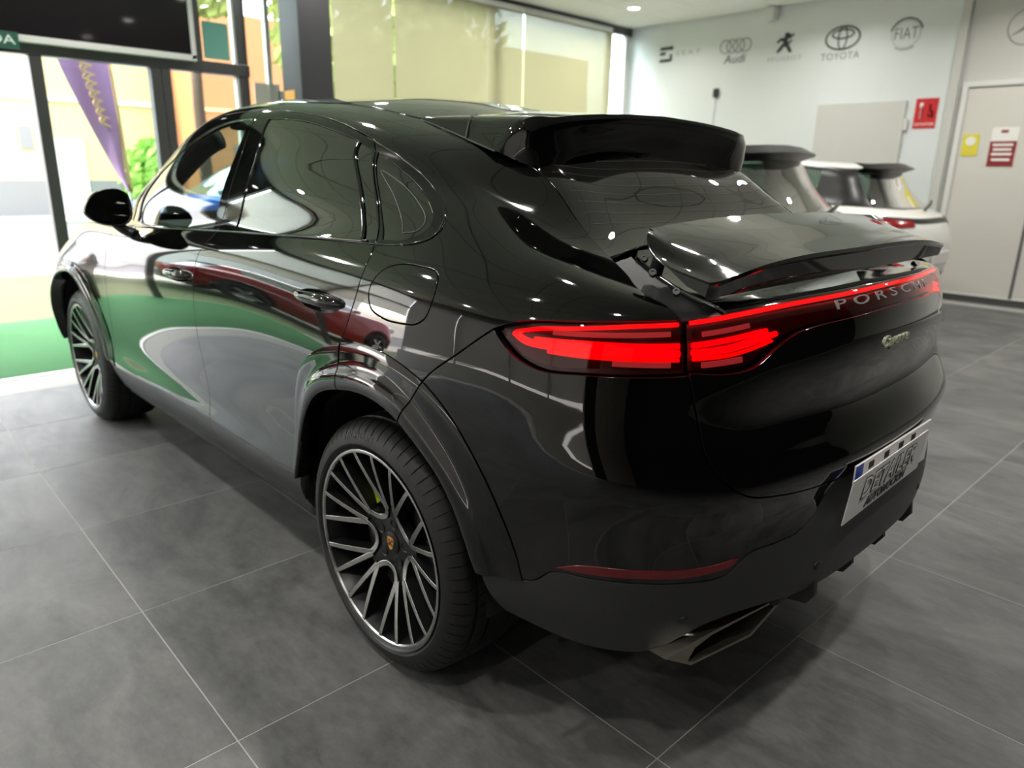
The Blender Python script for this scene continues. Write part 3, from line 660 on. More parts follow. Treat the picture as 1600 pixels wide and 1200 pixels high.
def pdist(Q, poly):
    """distance of points to a polyline in the parameter plane"""
    Q = np.asarray(Q); best = np.full(len(Q), 9.)
    for a, b in zip(poly[:-1], poly[1:]):
        a, b = np.array(a), np.array(b); ab = b-a; t = np.clip(((Q-a)@ab)/(ab@ab), 0, 1); best = np.minimum(best, np.linalg.norm(Q-(a+t[:, None]*ab), axis=1))
    return best
# ================================================================ the big black car
mat('paint_black', (.012, .012, .013), .06, spec=.12, coat=1.0, coat_r=.008)
mat('gloss_trim', (.012, .012, .013), .05, spec=.5, coat=.2, coat_r=.01)
mat('plastic_grey', (.15, .152, .155), .42, spec=.45, bump=(900, .25))
mat('plastic_black', (.06, .06, .062), .55)
mat('rubber_black', (.03, .03, .03), .7)
mat('tyre_rubber', (.055, .055, .057), .55, spec=.4, bump=(300, .15))
mat('tyre_letter', (.17, .17, .17), .55)
mat('alloy_bright', (.68, .68, .67), .26, metal=1.)
mat('alloy_dark', (.20, .20, .205), .33, metal=.85)
mat('chrome', (.85, .85, .85), .12, metal=1.)
mat('exhaust_steel', (.58, .56, .52), .30, metal=.95)
mat('disc_steel', (.42, .41, .40), .35, metal=1.)
mat('caliper_green', (.62, .70, .10), .4)
mat('crest_gold', (.86, .66, .28), .3, metal=.6)
mat('crest_red', (.50, .05, .05), .4)
mat('crest_black', (.03, .03, .03), .4)
mat('interior_dark', (.045, .045, .048), .65)
mat('leather_dark', (.07, .068, .068), .5)
glass_mat('glass_clear', (.88, .94, .92), 1.5)
glass_mat('glass_privacy', (.16, .17, .17), 1.9)
glass_mat('lens_red', (.80, .42, .43), 1.2)
glass_mat('lens_clear', (.82, .55, .55), 1.3)
emit_mat('tail_red', (1., .0, .055), 2.6)
emit_mat('tail_red_soft', (1., .02, .03), 1.5)
mat('reflector_red', (.36, .01, .02), .2, coat=.4)
mat('lamp_housing', (.20, .09, .10), .3, coat=.3)
mat('plate_white', (.90, .89, .88), .35)
mat('plate_blue', (.05, .22, .62), .4)
mat('heater_print', (.34, .33, .32), .5)
mat('ink_black', (.03, .03, .035), .5)
mat('badge_chrome', (.80, .80, .70), .35, metal=.6)
mat('letter_grey', (.70, .70, .70), .3, metal=.6)

BN = Net(BODY_ROWS); SM, TM = BN.smax, BN.tmax
car = empty('coupe_suv'); tag(car, 'large glossy black coupe SUV with glowing red rear light strip and silver multi-spoke wheels', 'car')

FA = [(.87, .0), (.885, .12), (.92, .26), (.99, .385), (1.08, .465), (1.2, .507), (1.278, .514), (1.355, .492), (1.421, .437), (1.475, .37), (1.52, .295), (1.55, .22), (1.575, .155), (1.60, .09), (1.61, .0)]
RA = [(3.42, -.01), (3.435, .08), (3.458, .155), (3.49, .24), (3.55, .345), (3.629, .424), (3.70, .464), (3.77, .487), (3.836, .502), (3.926, .506), (4.0, .49), (4.035, .475), (4.107, .428), (4.173, .375), (4.215, .32), (4.25, .245), (4.276, .172), (4.29, .08), (4.295, -.01)]
RAO = [(3.395, -.01), (3.40, .08), (3.41, .155), (3.43, .25), (3.465, .36), (3.52, .46), (3.59, .543), (3.667, .593), (3.768, .636), (3.87, .651), (3.956, .646), (4.028, .628), (4.10, .60), (4.174, .55), (4.238, .49), (4.295, .41), (4.335, .32), (4.36, .24), (4.374, .175)]
FAO = [(.80, .0), (.81, .12), (.845, .28), (.92, .425), (1.03, .53), (1.16, .58), (1.258, .586), (1.367, .564), (1.48, .51), (1.555, .43), (1.60, .33), (1.63, .23), (1.65, .12), (1.655, .0)]
FG = [(1.80, 1.043), (1.775, .95), (1.755, .85), (1.74, .72), (1.735, .59), (1.715, .486), (1.685, .38), (1.665, .27), (1.655, .12)]
BG = [(2.863, 1.037), (2.84, .935), (2.81, .816), (2.792, .714), (2.779, .61), (2.768, .52), (2.752, .43), (2.738, .33), (2.735, .24), (2.745, .155)]
RG = [(3.786, 1.044), (3.80, .979), (3.813, .902), (3.816, .818), (3.793, .715), (3.77, .644), (3.766, .59), (3.77, .487)]
QB = [(4.278, .817), (4.204, .723), (4.10, .604), (4.035, .475)]
LT = [(4.278, .817), (4.32, .849), (4.464, .880), (4.56, .888), (4.634, .892)]
LB = [(4.278, .817), (4.30, .79), (4.334, .757), (4.382, .736), (4.476, .741), (4.642, .752)]
TG = [(4.634, .892), (4.612, .99), (4.594, 1.06), (4.605, 1.11), (4.632, 1.164), (4.650, 1.23), (4.642, 1.398), (4.645, 1.566), (4.628, 1.70), (4.60, 1.787), (4.534, 1.854), (4.35, 1.935), (4.183, 1.992)]
TB = [(4.642, .752), (4.652, .705), (4.672, .62), (4.680, .575), (4.690, .545), (4.713, .511), (4.761, .465), (4.85, .437), (4.96, .42), (5.07, .415), (5.2, .414), (SM, .414)]
PB = [(4.276, .172), (4.371, .176), (4.403, .187), (4.424, .215), (4.509, .222), (4.60, .225), (4.678, .226), (4.764, .236), (4.789, .257), (4.81, .277), (4.884, .286), (4.96, .296), (5.004, .325), (5.03, .37), (5.05, .414)]
DLO = [(3.786, 1.044), (3.887, 1.057), (3.947, 1.082), (3.989, 1.117), (4.024, 1.172), (4.047, 1.228), (4.064, 1.293), (4.09, 1.424), (4.10, 1.56), (4.07, 1.66), (4.001, 1.727), (3.866, 1.785), (3.68, 1.822), (3.375, 1.838), (3.05, 1.832), (2.699, 1.822), (2.246, 1.826), (2.0, 1.815), (1.81, 1.775), (1.70, 1.70), (1.66, 1.60), (1.65, 1.50), (1.66, 1.38), (1.66, 1.26), (1.66, 1.16), (1.68, 1.075)]
BELT = [(1.80, 1.043), (2.288, 1.039), (2.863, 1.037), (3.398, 1.038), (3.786, 1.044)]
RAIL = [(1.24, 1.87), (1.5, 1.935), (2.0, 1.975), (2.7, 1.985), (3.3, 1.99), (3.8, 1.995), (4.183, 1.992)]
WSE = [(1.50, 1.085), (1.52, 1.25), (1.505, 1.40), (1.465, 1.55), (1.385, 1.70), (1.24, 1.87)]
HG = [(.80, .70), (.85, .80), (1.0, .90), (1.2, .985), (1.42, 1.055), (1.50, 1.085)]
def sub(c, a, b):
    c = list(c); i = min(range(len(c)), key=lambda k: (c[k][0]-a[0])**2+(c[k][1]-a[1])**2); j = min(range(len(c)), key=lambda k: (c[k][0]-b[0])**2+(c[k][1]-b[1])**2)
    return c[i:j+1] if i <= j else c[j:i+1][::-1]
rv = lambda c: list(c)[::-1]
SILL = [(1.655, .12), (2.2, .14), (2.745, .155), (3.2, .157), (3.458, .155)]
pb = dict(m='paint_black', parent=car)

panel('front_bumper', BN, [[(0, 0), (.4, 0), (.87, 0)], FA[:3], [(.92, .26), (.86, .40), (.82, .55), (.80, .70)], [(.80, .70), (.55, .71), (.3, .705), (0, .70)], [(0, .70), (0, 0)]], side='centre', res=.05, **pb)
panel('hood', BN, [[(0, .70), (.3, .705), (.55, .71), (.80, .70)], HG, [(1.50, 1.085), (1.2, 1.085), (.8, 1.075), (0, 1.07)], [(0, 1.07), (0, .70)]], side='centre', res=.05, **pb)
panel('front_fender', BN, [rv(FG), [(1.80, 1.043), (1.68, 1.075), (1.50, 1.085)], rv(HG), [(.80, .70), (.82, .55), (.86, .40), (.92, .26)], sub(FA, (.92, .26), (1.575, .155)), [(1.575, .155), (1.655, .12)]], res=.032, **pb)
def cuphole(c, a, b): q = [(c[0]+a*math.cos(t), c[1]+b*math.sin(t)) for t in np.linspace(0, 2*PI, 33)[:-1]]; return [q+[q[0]]]
HC = ((2.635, .712), (3.64, .758))
fdoor = panel('front_door', BN, [FG, SILL[:3], rv(BG), rv(BELT[:3])], holes=[cuphole(HC[0], .105, .036)], **pb)
rdoor = panel('rear_door', BN, [BG, SILL[2:], sub(RA, (3.458, .155), (3.77, .487)), rv(RG), rv(BELT[2:])], holes=[cuphole(HC[1], .112, .038)], **pb)
FUEL = [(3.872, .81), (3.866, .865), (3.873, .905), (3.892, .946), (3.924, .968), (4.008, .977), (4.053, .972), (4.076, .952), (4.088, .918), (4.096, .841), (4.085, .79), (4.057, .763), (4.015, .755), (3.931, .757), (3.89, .775)]
FUELC = [FUEL+FUEL[:1]]
qp = panel('quarter_panel', BN, [WSE, RAIL, rv(TG), rv(LT), QB, sub(RA, (4.035, .475), (3.77, .487)), rv(RG), DLO, [(1.68, 1.075), (1.50, 1.085)]], holes=[[list(map(tuple, bez(FUEL, 80, True)))+[FUEL[0]]]], **pb)
panel('fuel_flap', BN, [list(map(tuple, bez(FUEL, 80, True)))+[FUEL[0]]], side='left', m='paint_black', parent=car, res=.02)
panel('roof_panel', BN, [rv(RAIL), [(1.24, 1.87), (1.0, 1.91), (.6, 1.93), (0, 1.935)], [(0, 1.935), (0, TM)], [(0, TM), (SM, TM)], [(SM, TM), (SM, 2.17)], [(SM, 2.17), (4.9, 2.15), (4.5, 2.10), (4.3, 2.05), (4.183, 1.992)]], side='centre', res=.045, **pb)
panel('windshield', BN, [[(0, 1.09), (.8, 1.095), (1.2, 1.105), (1.48, 1.11)], [(1.48, 1.11), (1.50, 1.25), (1.485, 1.40), (1.445, 1.55), (1.365, 1.70), (1.22, 1.85)], [(1.22, 1.85), (1.0, 1.89), (.6, 1.91), (0, 1.915)], [(0, 1.915), (0, 1.09)]], side='centre', m='glass_clear', parent=car, res=.06, off=-.004, depth=.003)
panel('rear_bumper', BN, [QB, sub(RA, (4.035, .475), (4.276, .172)), PB, [(5.05, .414), (4.96, .42), (4.85, .437), (4.761, .465), (4.713, .511), (4.690, .545)], TB[4::-1], rv(LB)], m='paint_black', parent=car, side='both')
# satin plastic skirts
panel('bumper_skirt', BN, [rv(PB), RA[16:], [(4.295, -.01), (4.45, -.01), (4.64, -.01)], [(4.64, -.01), (4.68, .0), (4.705, .035), (4.747, .085), (4.808, .110), (4.881, .114), (4.95, .106), (5.09, .095), (5.272, .106), (SM, .108)], [(SM, .108), (SM, .412)], [(SM, .412), (5.2, .412), (5.05, .414)]], side='centre', m='plastic_grey', parent=car, depth=.03, off=-.001)
panel('sill_trim', BN, [SILL[:3], [(2.745, .155), (2.765, .08), (2.79, 0)], [(2.79, 0), (2.2, 0), (1.61, 0)], [(1.61, 0), (1.60, .09), (1.575, .155)], [(1.575, .155), (1.655, .12)]], m='plastic_grey', parent=car, depth=.03)
panel('sill_trim', BN, [SILL[2:], rv(RA[:3]), [(3.42, -.01), (3.1, 0), (2.79, 0)], [(2.79, 0), (2.765, .08), (2.745, .155)]], m='plastic_grey', parent=car, depth=.03)
# wheel arch trims: a sculpted band that stands proud of the panels, lip at the wheel side
US = [0, .04, .10, .18, .26, .33, .38, .43, .48, .55, .65, .78, .92, 1.]
OF = [.0165, .0190, .0200, .0200, .0192, .0170, .0140, .0110, .0088, .0072, .0062, .0056, .0050, .0030]
def arch_trim(inn, out, n=70):
    a, b = [], []
    for c, l in ((inn, a), (out, b)):
        q = bez(c, 160); d = np.concatenate([[0], np.cumsum(np.linalg.norm(np.diff(q, axis=0), axis=1))]); t = np.linspace(0, d[-1], n); l.append(np.stack([np.interp(t, d, q[:, 0]), np.interp(t, d, q[:, 1])], 1))
    a, b = a[0], b[0]; rows = [on(BN, a, -.045), on(BN, a, .006)]
    for u, o in zip(US, OF): rows.append(on(BN, a*(1-u)+b*u, o))
    rows.append(on(BN, b, -.004)); D = np.array(rows); m = len(rows)
    F = [(i*n+k, i*n+k+1, (i+1)*n+k+1, (i+1)*n+k) for i in range(m-1) for k in range(n-1)]+[tuple(i*n for i in range(m)), tuple(i*n+n-1 for i in range(m))]
    for s in (1, -1): MB().add(D.reshape(-1, 3)*np.array([1, s, 1]), F).build('wheel_arch_trim', 'gloss_trim', car, auto=50)
def shrink(c, g=.004):
    c = [tuple(q) for q in c]; return c
arch_trim(sub(RA, (3.458, .155), (3.765, .486)), RAO[2:8]+[(3.763, .634)])
arch_trim([(3.773, .488)]+sub(RA, (3.836, .502), (4.0, .49))+[(4.033, .476)], [(3.772, .637)]+RAO[9:12]+[(4.098, .601)])
arch_trim([(4.037, .474)]+sub(RA, (4.107, .428), (4.276, .172)), [(4.102, .599)]+RAO[13:])
arch_trim(sub(FA, (.885, .12), (1.575, .155)), FAO[1:-1], 120)

# ---- side windows: gloss frames and panes
FGL = [(1.90, 1.105), (2.15, 1.082), (2.62, 1.068), (2.813, 1.072)]
FGR = [(2.813, 1.072), (2.80, 1.30), (2.784, 1.55), (2.768, 1.748)]
FGT = [(2.768, 1.748), (2.56, 1.746), (2.349, 1.728), (2.172, 1.692), (2.02, 1.625), (1.91, 1.545), (1.855, 1.455)]
front_pane = [FGL, FGR, FGT, [(1.855, 1.455), (1.87, 1.30), (1.90, 1.105)]]
tri_pane = [[(1.72, 1.115), (1.872, 1.106)], [(1.872, 1.106), (1.845, 1.28), (1.826, 1.43)], [(1.826, 1.43), (1.76, 1.36), (1.725, 1.25), (1.72, 1.115)]]
BU = [(2.863, 1.037), (2.87, 1.20), (2.855, 1.45), (2.83, 1.65), (2.80, 1.822)]
fr = [BELT[:3], BU, [(2.80, 1.822), (2.246, 1.826), (2.0, 1.815), (1.81, 1.775), (1.70, 1.70), (1.66, 1.60), (1.65, 1.50), (1.66, 1.38), (1.66, 1.26), (1.66, 1.16), (1.68, 1.075)], [(1.68, 1.075), (1.80, 1.043)]]
gt = dict(m='gloss_trim', parent=car, res=.02, depth=.02)
panel('window_frame', BN, fr, holes=[front_pane, tri_pane], off=-.001, **gt)
RP = [[(2.995, 1.068), (3.389, 1.058), (3.73, 1.067), (3.782, 1.075)], [(3.782, 1.075), (3.758, 1.213), (3.785, 1.363), (3.86, 1.52), (3.94, 1.632)], [(3.94, 1.632), (3.888, 1.683), (3.759, 1.725), (3.583, 1.755), (3.37, 1.768), (3.145, 1.761), (2.985, 1.752)], [(2.985, 1.752), (2.995, 1.40), (2.995, 1.068)]]
QE = [(3.786, 1.044), (3.772, 1.213), (3.798, 1.363), (3.875, 1.52), (3.965, 1.645), (4.001, 1.727)]
panel('window_frame', BN, [BELT[2:], QE, [(4.001, 1.727), (3.866, 1.785), (3.68, 1.822), (3.375, 1.838), (3.05, 1.832), (2.80, 1.822)], rv(BU)], holes=[RP], off=-.001, **gt)
QP = [[(3.803, 1.077), (3.883, 1.086), (3.922, 1.11), (3.968, 1.157), (3.996, 1.218), (4.009, 1.294), (4.019, 1.392), (4.012, 1.492), (3.988, 1.582), (3.967, 1.625)], [(3.967, 1.625), (3.89, 1.52), (3.812, 1.363), (3.784, 1.213), (3.803, 1.077)]]
panel('window_frame', BN, [DLO[:11], rv(QE)], holes=[QP], off=-.001, **gt)
gl = dict(parent=car, gap=.0, depth=.003, rim=.0003, res=.04)
panel('front_window', BN, front_pane, m='glass_clear', off=-.005, **gl)
panel('vent_window', BN, tri_pane, m='glass_clear', off=-.005, **gl)
panel('rear_window', BN, RP, m='glass_privacy', off=-.005, **gl)
panel('quarter_window', BN, QP, m='glass_privacy', off=-.005, **gl)
# slim bright-edged mouldings around the glass and the divider bar in the rear door glass
cord('window_moulding', BN, [(1.70, 1.062), (2.2, 1.05), (2.863, 1.048), (3.4, 1.047), (3.75, 1.054)], .0045, 'gloss_trim', car, .001, 90)
cord('window_moulding', BN, DLO[1:11], .0035, 'gloss_trim', car, .001, 80)
cord('divider_bar', BN, [(3.722, 1.066), (3.70, 1.2), (3.715, 1.363), (3.79, 1.56), (3.885, 1.68)], .006, 'gloss_trim', car, -.001, 40, flat=.6)
cord('divider_bar', BN, [(1.885, 1.105), (1.858, 1.29), (1.838, 1.44)], .007, 'letter_grey', car, -.002, 20, flat=.6)
cord('window_line', BN, [(3.87, 1.12), (3.865, 1.3), (3.90, 1.48), (3.935, 1.43), (3.965, 1.30), (3.96, 1.19), (3.92, 1.135), (3.87, 1.12)], .0009, 'heater_print', car, -.0035, 60)
cord('roof_moulding', BN, RAIL, .004, 'gloss_trim', car, -.001, 90)

# ---- tailgate
TGB = [(4.648, .758), (4.70, .752), (4.764, .752), (4.80, .758), (4.83, .772), (4.897, .802), (4.93, .812), (4.988, .818), (5.125, .820), (SM, .822)]
tgate = panel('tailgate', BN, [[(4.642, .752), (4.648, .758)], TGB, [(SM, .822), (SM, .414)], rv(TB)], side='centre', **pb)[0]
DK = [(4.650, 1.23), (4.8, 1.262), (5.1, 1.275), (SM, 1.28)]
panel('tailgate_deck', BN, [[(4.74, .903), (4.735, 1.0), (4.74, 1.1), (4.77, 1.255)], DK[1:], [(SM, 1.28), (SM, .918)], [(SM, .918), (5.15, .918), (4.95, .915), (4.8, .908), (4.74, .903)]], side='centre', m='paint_black', parent=car, off=-.004)
panel('spoiler_mount', BN, [TG[:6], [(4.650, 1.23), (4.77, 1.255)], [(4.77, 1.255), (4.74, 1.1), (4.735, 1.0), (4.74, .903)], [(4.74, .903), (4.634, .895)]], m='plastic_grey', parent=car, off=-.014, res=.02)
panel('rear_windscreen', BN, [[(4.650, 1.235), (4.8, 1.268), (5.1, 1.28), (SM, 1.285)], [(SM, 1.285), (SM, 2.10)], [(SM, 2.10), (4.9, 2.08), (4.6, 2.03), (4.40, 1.93)], [(4.40, 1.93), (4.534, 1.85), (4.60, 1.785), (4.628, 1.70), (4.645, 1.566), (4.644, 1.398), (4.650, 1.235)]], side='centre', m='glass_privacy', parent=car, off=-.002, depth=.006, res=.04)
for q in np.linspace(1.36, 1.86, 12):                                # fine heater lines printed on the rear screen
    e = 4.72+.02*math.sin(q*3)
    st = [(e, q), (4.9, q+.006), (5.15, q+.008), (SM, q+.009)]; P = on(BN, bez(st, 24), -.0012)
    P = np.concatenate([P, (P*MIR)[::-1][1:]]); MB().tube(P, .0004, 4).build('heater_line', 'heater_print', car)
# ---- tail lamps
LIN = [(4.302, .826), (4.325, .795), (4.356, .764), (4.401, .752), (4.509, .760), (4.630, .762)]
OUT_LENS = [[(4.302, .826), (4.34, .848), (4.464, .873), (4.56, .881), (4.630, .885)], [(4.630, .885), (4.632, .762)], rv(LIN)]
lampL = panel('tail_lamp', BN, OUT_LENS, m='lens_red', parent=car, res=.02, depth=.002, rim=.001, gap=0)
panel('lamp_surround', BN, [LT, [(4.634, .892), (4.642, .752)], rv(LB)], m='lamp_housing', parent=car, off=-.022, depth=.004, res=.025)
IN_TOP = [(4.650, .893), (4.741, .901), (4.892, .910), (5.059, .914), (SM, .914)]
band = panel('light_band', BN, [rv(TGB), [(4.648, .758), (4.650, .893)], IN_TOP, [(SM, .914), (SM, .822)]], side='centre', m='lens_red', parent=car, res=.02, depth=.002, rim=.001, gap=0)[0]
panel('lamp_surround', BN, [rv(TGB), [(4.648, .758), (4.650, .893)], IN_TOP, [(SM, .914), (SM, .822)]], side='centre', m='lamp_housing', parent=car, off=-.024, depth=.004, res=.03)
def glow(nm_, st, r, m, off=-.009, side='both', par=None, flat=1., n=50):
    st = bez(st, n); P = on(BN, st, off); res = []
    if side == 'centre':
        P = np.concatenate([P, (P*MIR)[::-1][1:]]); return [MB().tube(P, r, 10, flat=flat).build(nm_, m, par or car, smooth=True)]
    for s, pr in ((1, 0), (-1, 1)):
        res.append(MB().tube(P*np.array([1, s, 1]), r, 10, flat=flat).build(nm_, m, par[pr] if isinstance(par, list) else (par or car), smooth=True))
    return res
glow('light_tube', [(4.327, .826), (4.38, .848), (4.449, .861), (4.558, .876), (4.628, .880)], .0042, 'tail_red', par=lampL)
glow('light_tube', [(4.652, .884), (4.758, .896), (4.892, .903), (5.059, .908), (SM, .909)], .0042, 'tail_red', side='centre', par=band, n=90)
glow('light_tube', [(4.322, .822), (4.345, .806), (4.40, .800), (4.488, .799), (4.628, .799)], .0078, 'tail_red', off=-.012, par=lampL)
glow('light_tube', [(4.37, .813), (4.454, .818), (4.561, .817), (4.628, .817)], .0058, 'tail_red', off=-.011, par=lampL)
glow('light_tube', [(4.40, .785), (4.489, .784), (4.628, .784)], .0042, 'tail_red_soft', off=-.013, par=lampL)
for s, par in ((1, band), (-1, band)):
    for st, r, m in (([(4.654, .799), (4.722, .801), (4.809, .811), (4.876, .818)], .0078, 'tail_red'), ([(4.654, .817), (4.74, .823), (4.85, .831)], .0058, 'tail_red'), ([(4.654, .785), (4.736, .787), (4.862, .803)], .0042, 'tail_red_soft')):
        P = on(BN, bez(st, 30), -.013)*np.array([1, s, 1]); rr = [r*(1 if i < len(P)-3 else .8) for i in range(len(P))]
        MB().tube(P, rr, 10).build('light_tube', m, band, smooth=True)
def lens_bar(a, b, h, off, par, s):
    st = bez([a, b], 10); A = on(BN, st+np.array([0, h]), off); B = on(BN, st-np.array([0, h]), off); C = on(BN, st-np.array([0, h]), off-.006); D = on(BN, st+np.array([0, h]), off-.006)
    k = np.array([1, s, 1]); mb = MB(); n = len(st); V = np.concatenate([A, B, C, D])*k
    F = []
    for i in range(n-1):
        for p_, q_ in ((0, 1), (1, 2), (2, 3), (3, 0)): F.append((p_*n+i, p_*n+i+1, q_*n+i+1, q_*n+i))
    F += [(0, n, 2*n, 3*n), (n-1, 2*n-1, 3*n-1, 4*n-1)]
    o = mb.add(V, F).build('lens_bar', 'lens_bar_mat', par); return o
mat('lens_bar_mat', (.92, .72, .72), .3, metal=.2, emit=(.95, .6, .6), estr=.22)  # faint glow stands in for lamp light caught by the bars
for s, pl in ((1, lampL[0]), (-1, lampL[1])):
    lens_bar((4.405, .842), (4.612, .850), .0075, -.007, pl, s); lens_bar((4.516, .772), (4.612, .773), .006, -.008, pl, s)
    lens_bar((4.676, .845), (4.797, .853), .0075, -.007, band, s); lens_bar((4.672, .771), (4.768, .775), .006, -.008, band, s)
# reflectors low in the bumper
panel('bumper_reflector', BN, [[(4.435, .233), (4.463, .250), (4.595, .266), (4.731, .269), (4.788, .277)], [(4.788, .277), (4.77, .252)], [(4.77, .252), (4.699, .240), (4.598, .238), (4.509, .234), (4.435, .233)]], m='reflector_red', parent=car, res=.02, off=.002, depth=.004)
# parking sensors
for a, b in ((4.70, .115), (5.02, .175)):
    for s in (1, -1):
        p_, n_ = BN.ev(np.array([[a, b]])); p_, n_ = p_[0]*[1, s, 1], n_[0]*[1, s, 1]
        mt = Matrix.Translation(Vector(p_))@Vector(n_).to_track_quat('Z', 'Y').to_matrix().to_4x4()
        MB().lathe([(0, .0015), (.010, .0015), (.0115, .0), (.0115, -.004)], 20, mtx=mt).build('parking_sensor', 'plastic_black', car, smooth=True)
# ---- wheels: one of everything, then copies that share the mesh data
def face_y(r): return -.006-.056*max(0., min(1., (.286-r)/.206))**1.25
def bar2(path, w0, w1, dep=.040, m=2):
    """strip along (radius, degrees) path; bright face on top, dark flanks"""
    P = [np.array((r*math.cos(R_(a)), r*math.sin(R_(a)))) for r, a in path]; P = bez(P, 14) if len(P) > 2 else bez(P, 10)
    n = len(P); mb = MB(); V = []; 
    for i in range(n):
        d = P[min(i+1, n-1)]-P[max(i-1, 0)]; d /= np.linalg.norm(d); nn = np.array((-d[1], d[0])); w = (w0+(w1-w0)*i/(n-1))/2
        y = face_y(np.linalg.norm(P[i]))
        for k, (ww, yy) in enumerate(((-w, y-.0006), (-w*.88, y), (w*.88, y), (w, y-.0006), (w+.0035, y-dep), (-w-.0035, y-dep))):
            q = P[i]+nn*ww; V.append((q[0], yy, q[1]))
    F = []; M = []
    for i in range(n-1):
        for k in range(6):
            l = (k+1) % 6; F.append((i*6+k, i*6+l, (i+1)*6+l, (i+1)*6+k)); M.append(0 if k in (0, 1, 2) else 1)
    F += [tuple(range(6)), tuple((n-1)*6+k for k in range(6))]; M += [1, 1]
    mb.v = V; mb.f = F; mb.m = M; return mb
PSI = [26+72*i for i in range(5)]
def crest(parent, y):
    pts = [(-.0135, .017), (0, .0195), (.0135, .017), (.0145, .002), (.010, -.012), (0, -.020), (-.010, -.012), (-.0145, .002)]
    c = MB().prism([tuple(q) for q in bez([(a, b) for a, b in pts], 40, True)], y, y+.002, 'y').build('wheel_crest', 'crest_gold', parent)
    for k, (x0, z0) in enumerate(((-.0075, .0085), (.0075, -.0045))):
        MB().box(x0-.005, x0+.005, y+.002, y+.0024, z0-.004, z0+.005).build('crest_field', 'crest_red', c)
    for k, (x0, z0) in enumerate(((.0075, .0085), (-.0075, -.0045))):
        for j in range(2): MB().box(x0-.005+j*.006, x0-.002+j*.006, y+.002, y+.0024, z0-.004, z0+.005).build('crest_bar', 'crest_black', c)
    MB().box(-.003, .003, y+.002, y+.003, -.002, .005).build('crest_shield', 'crest_black', c)
    return c
def make_wheel():
    w = empty('wheel', (0, 0, 0), car)
    # tyre: sidewalls are turned, the tread has four rain grooves and slanted sipes
    H0, H1 = -.020, -.285
    side_o = [(.286, -.020), (.292, -.010), (.3005, -.0035), (.304, -.0025), (.309, .0005), (.320, -.0005), (.334, -.0055), (.347, -.0125), (.358, -.022), (.3665, -.033)]
    tread = [(-.020, .3715), (-.030, .3742), (-.045, .3762), (-.058, .3772)]
    hs = [-.040, -.046, -.051, -.056, -.0585, -.0600, -.0690, -.0705, -.085, -.100, -.1055, -.107, -.117, -.1185, -.135, -.1525, -.170, -.1865, -.188, -.198, -.1995, -.215, -.2345, -.236, -.245, -.2465, -.254, -.259, -.265]
    groove = {-.0600, -.0690, -.107, -.117, -.188, -.198, -.236, -.245}
    def crown(h): x = (h+.1525)/.1125; return .3785-.0075*abs(x)**3.2
    NP = 66; fr = [0., .03, .045, .125, .14, .5]; V = []; F = []
    prof_i = [(r, -.305-h) for r, h in side_o[::-1]]
    A = [(p+f)/NP*2*PI for p in range(NP) for f in fr]
    cols = len(side_o)+len(hs)+len(prof_i)
    for ai, a in enumerate(A):
        k = ai % 6
        for r, h in side_o:
            if k in (2, 3) and r >= .347: r, h = r-.0022, h-.0038
            V.append((r*math.cos(a), h, r*math.sin(a)))
        for h in hs:
            r = crown(h); sl = (h+.1525)*1.1*(1 if h > -.1525 else -1)
            if h in groove: r -= .0075
            elif k in (2, 3) and (h >= -.056 or h <= -.2465 or -.099 <= h <= -.072 or -.232 <= h <= -.205): r -= .006 if h not in (-.040, -.265) else .002
            b = a+sl; V.append((r*math.cos(b), h, r*math.sin(b)))
        for r, h in prof_i: V.append((r*math.cos(a), h, r*math.sin(a)))
    # sidewall angles follow the shoulder so that the strip does not twist
    V = np.array(V).reshape(len(A), cols, 3)
    for i0, i1, hh in ((0, len(side_o), hs[0]), (cols-len(prof_i), cols, hs[-1])):
        sl = (hh+.1525)*1.1*(1 if hh > -.1525 else -1)
        c, s_ = math.cos(sl), math.sin(sl); X, Z = V[:, i0:i1, 0].copy(), V[:, i0:i1, 2].copy(); V[:, i0:i1, 0] = X*c-Z*s_; V[:, i0:i1, 2] = X*s_+Z*c
    n = len(A)
    for i in range(n):
        j = (i+1) % n
        for k in range(cols-1): F.append((i*cols+k, i*cols+k+1, j*cols+k+1, j*cols+k))
    mb = MB(); mb.v = [tuple(v) for v in V.reshape(-1, 3)]; mb.f = F; mb.m = [0]*len(F)
    ty = mb.build('tyre', 'tyre_rubber', w, auto=28)
    for txt, th0, sz in (('MICHELIN', 79, .030), ('MICHELIN', 248, .030)):
        me = text_mesh(txt, sz, .0005, spacing=1.15); 
        for v in me.vertices:
            r = .333+v.co.y; a = R_(th0)+v.co.x/.333; v.co = (r*math.cos(a), float(np.interp(r, [.309, .320, .334, .347, .358], [.0005, -.0005, -.0055, -.0125, -.022]))+.0012+v.co.z, r*math.sin(a))
        obj('tyre_lettering', me, 'tyre_letter', w)
    # rim: bright lip, dark barrel
    MB().lathe([(.286, -.020), (.293, -.003), (.2985, .0005), (.299, -.001), (.2955, -.0025), (.2925, -.006)], 96, 'y').build('rim_lip', 'alloy_dark', w, auto=40)
    MB().lathe([(.2925, -.005), (.2890, -.0035), (.2830, -.0045), (.2800, -.0095)], 96, 'y').build('rim_edge', 'alloy_bright', w, auto=40)
    MB().lathe([(.2805, -.009), (.272, -.03), (.262, -.06), (.255, -.12), (.252, -.20), (.27, -.28), (.286, -.30)], 72, 'y').build('rim_barrel', 'alloy_dark', w, auto=50)
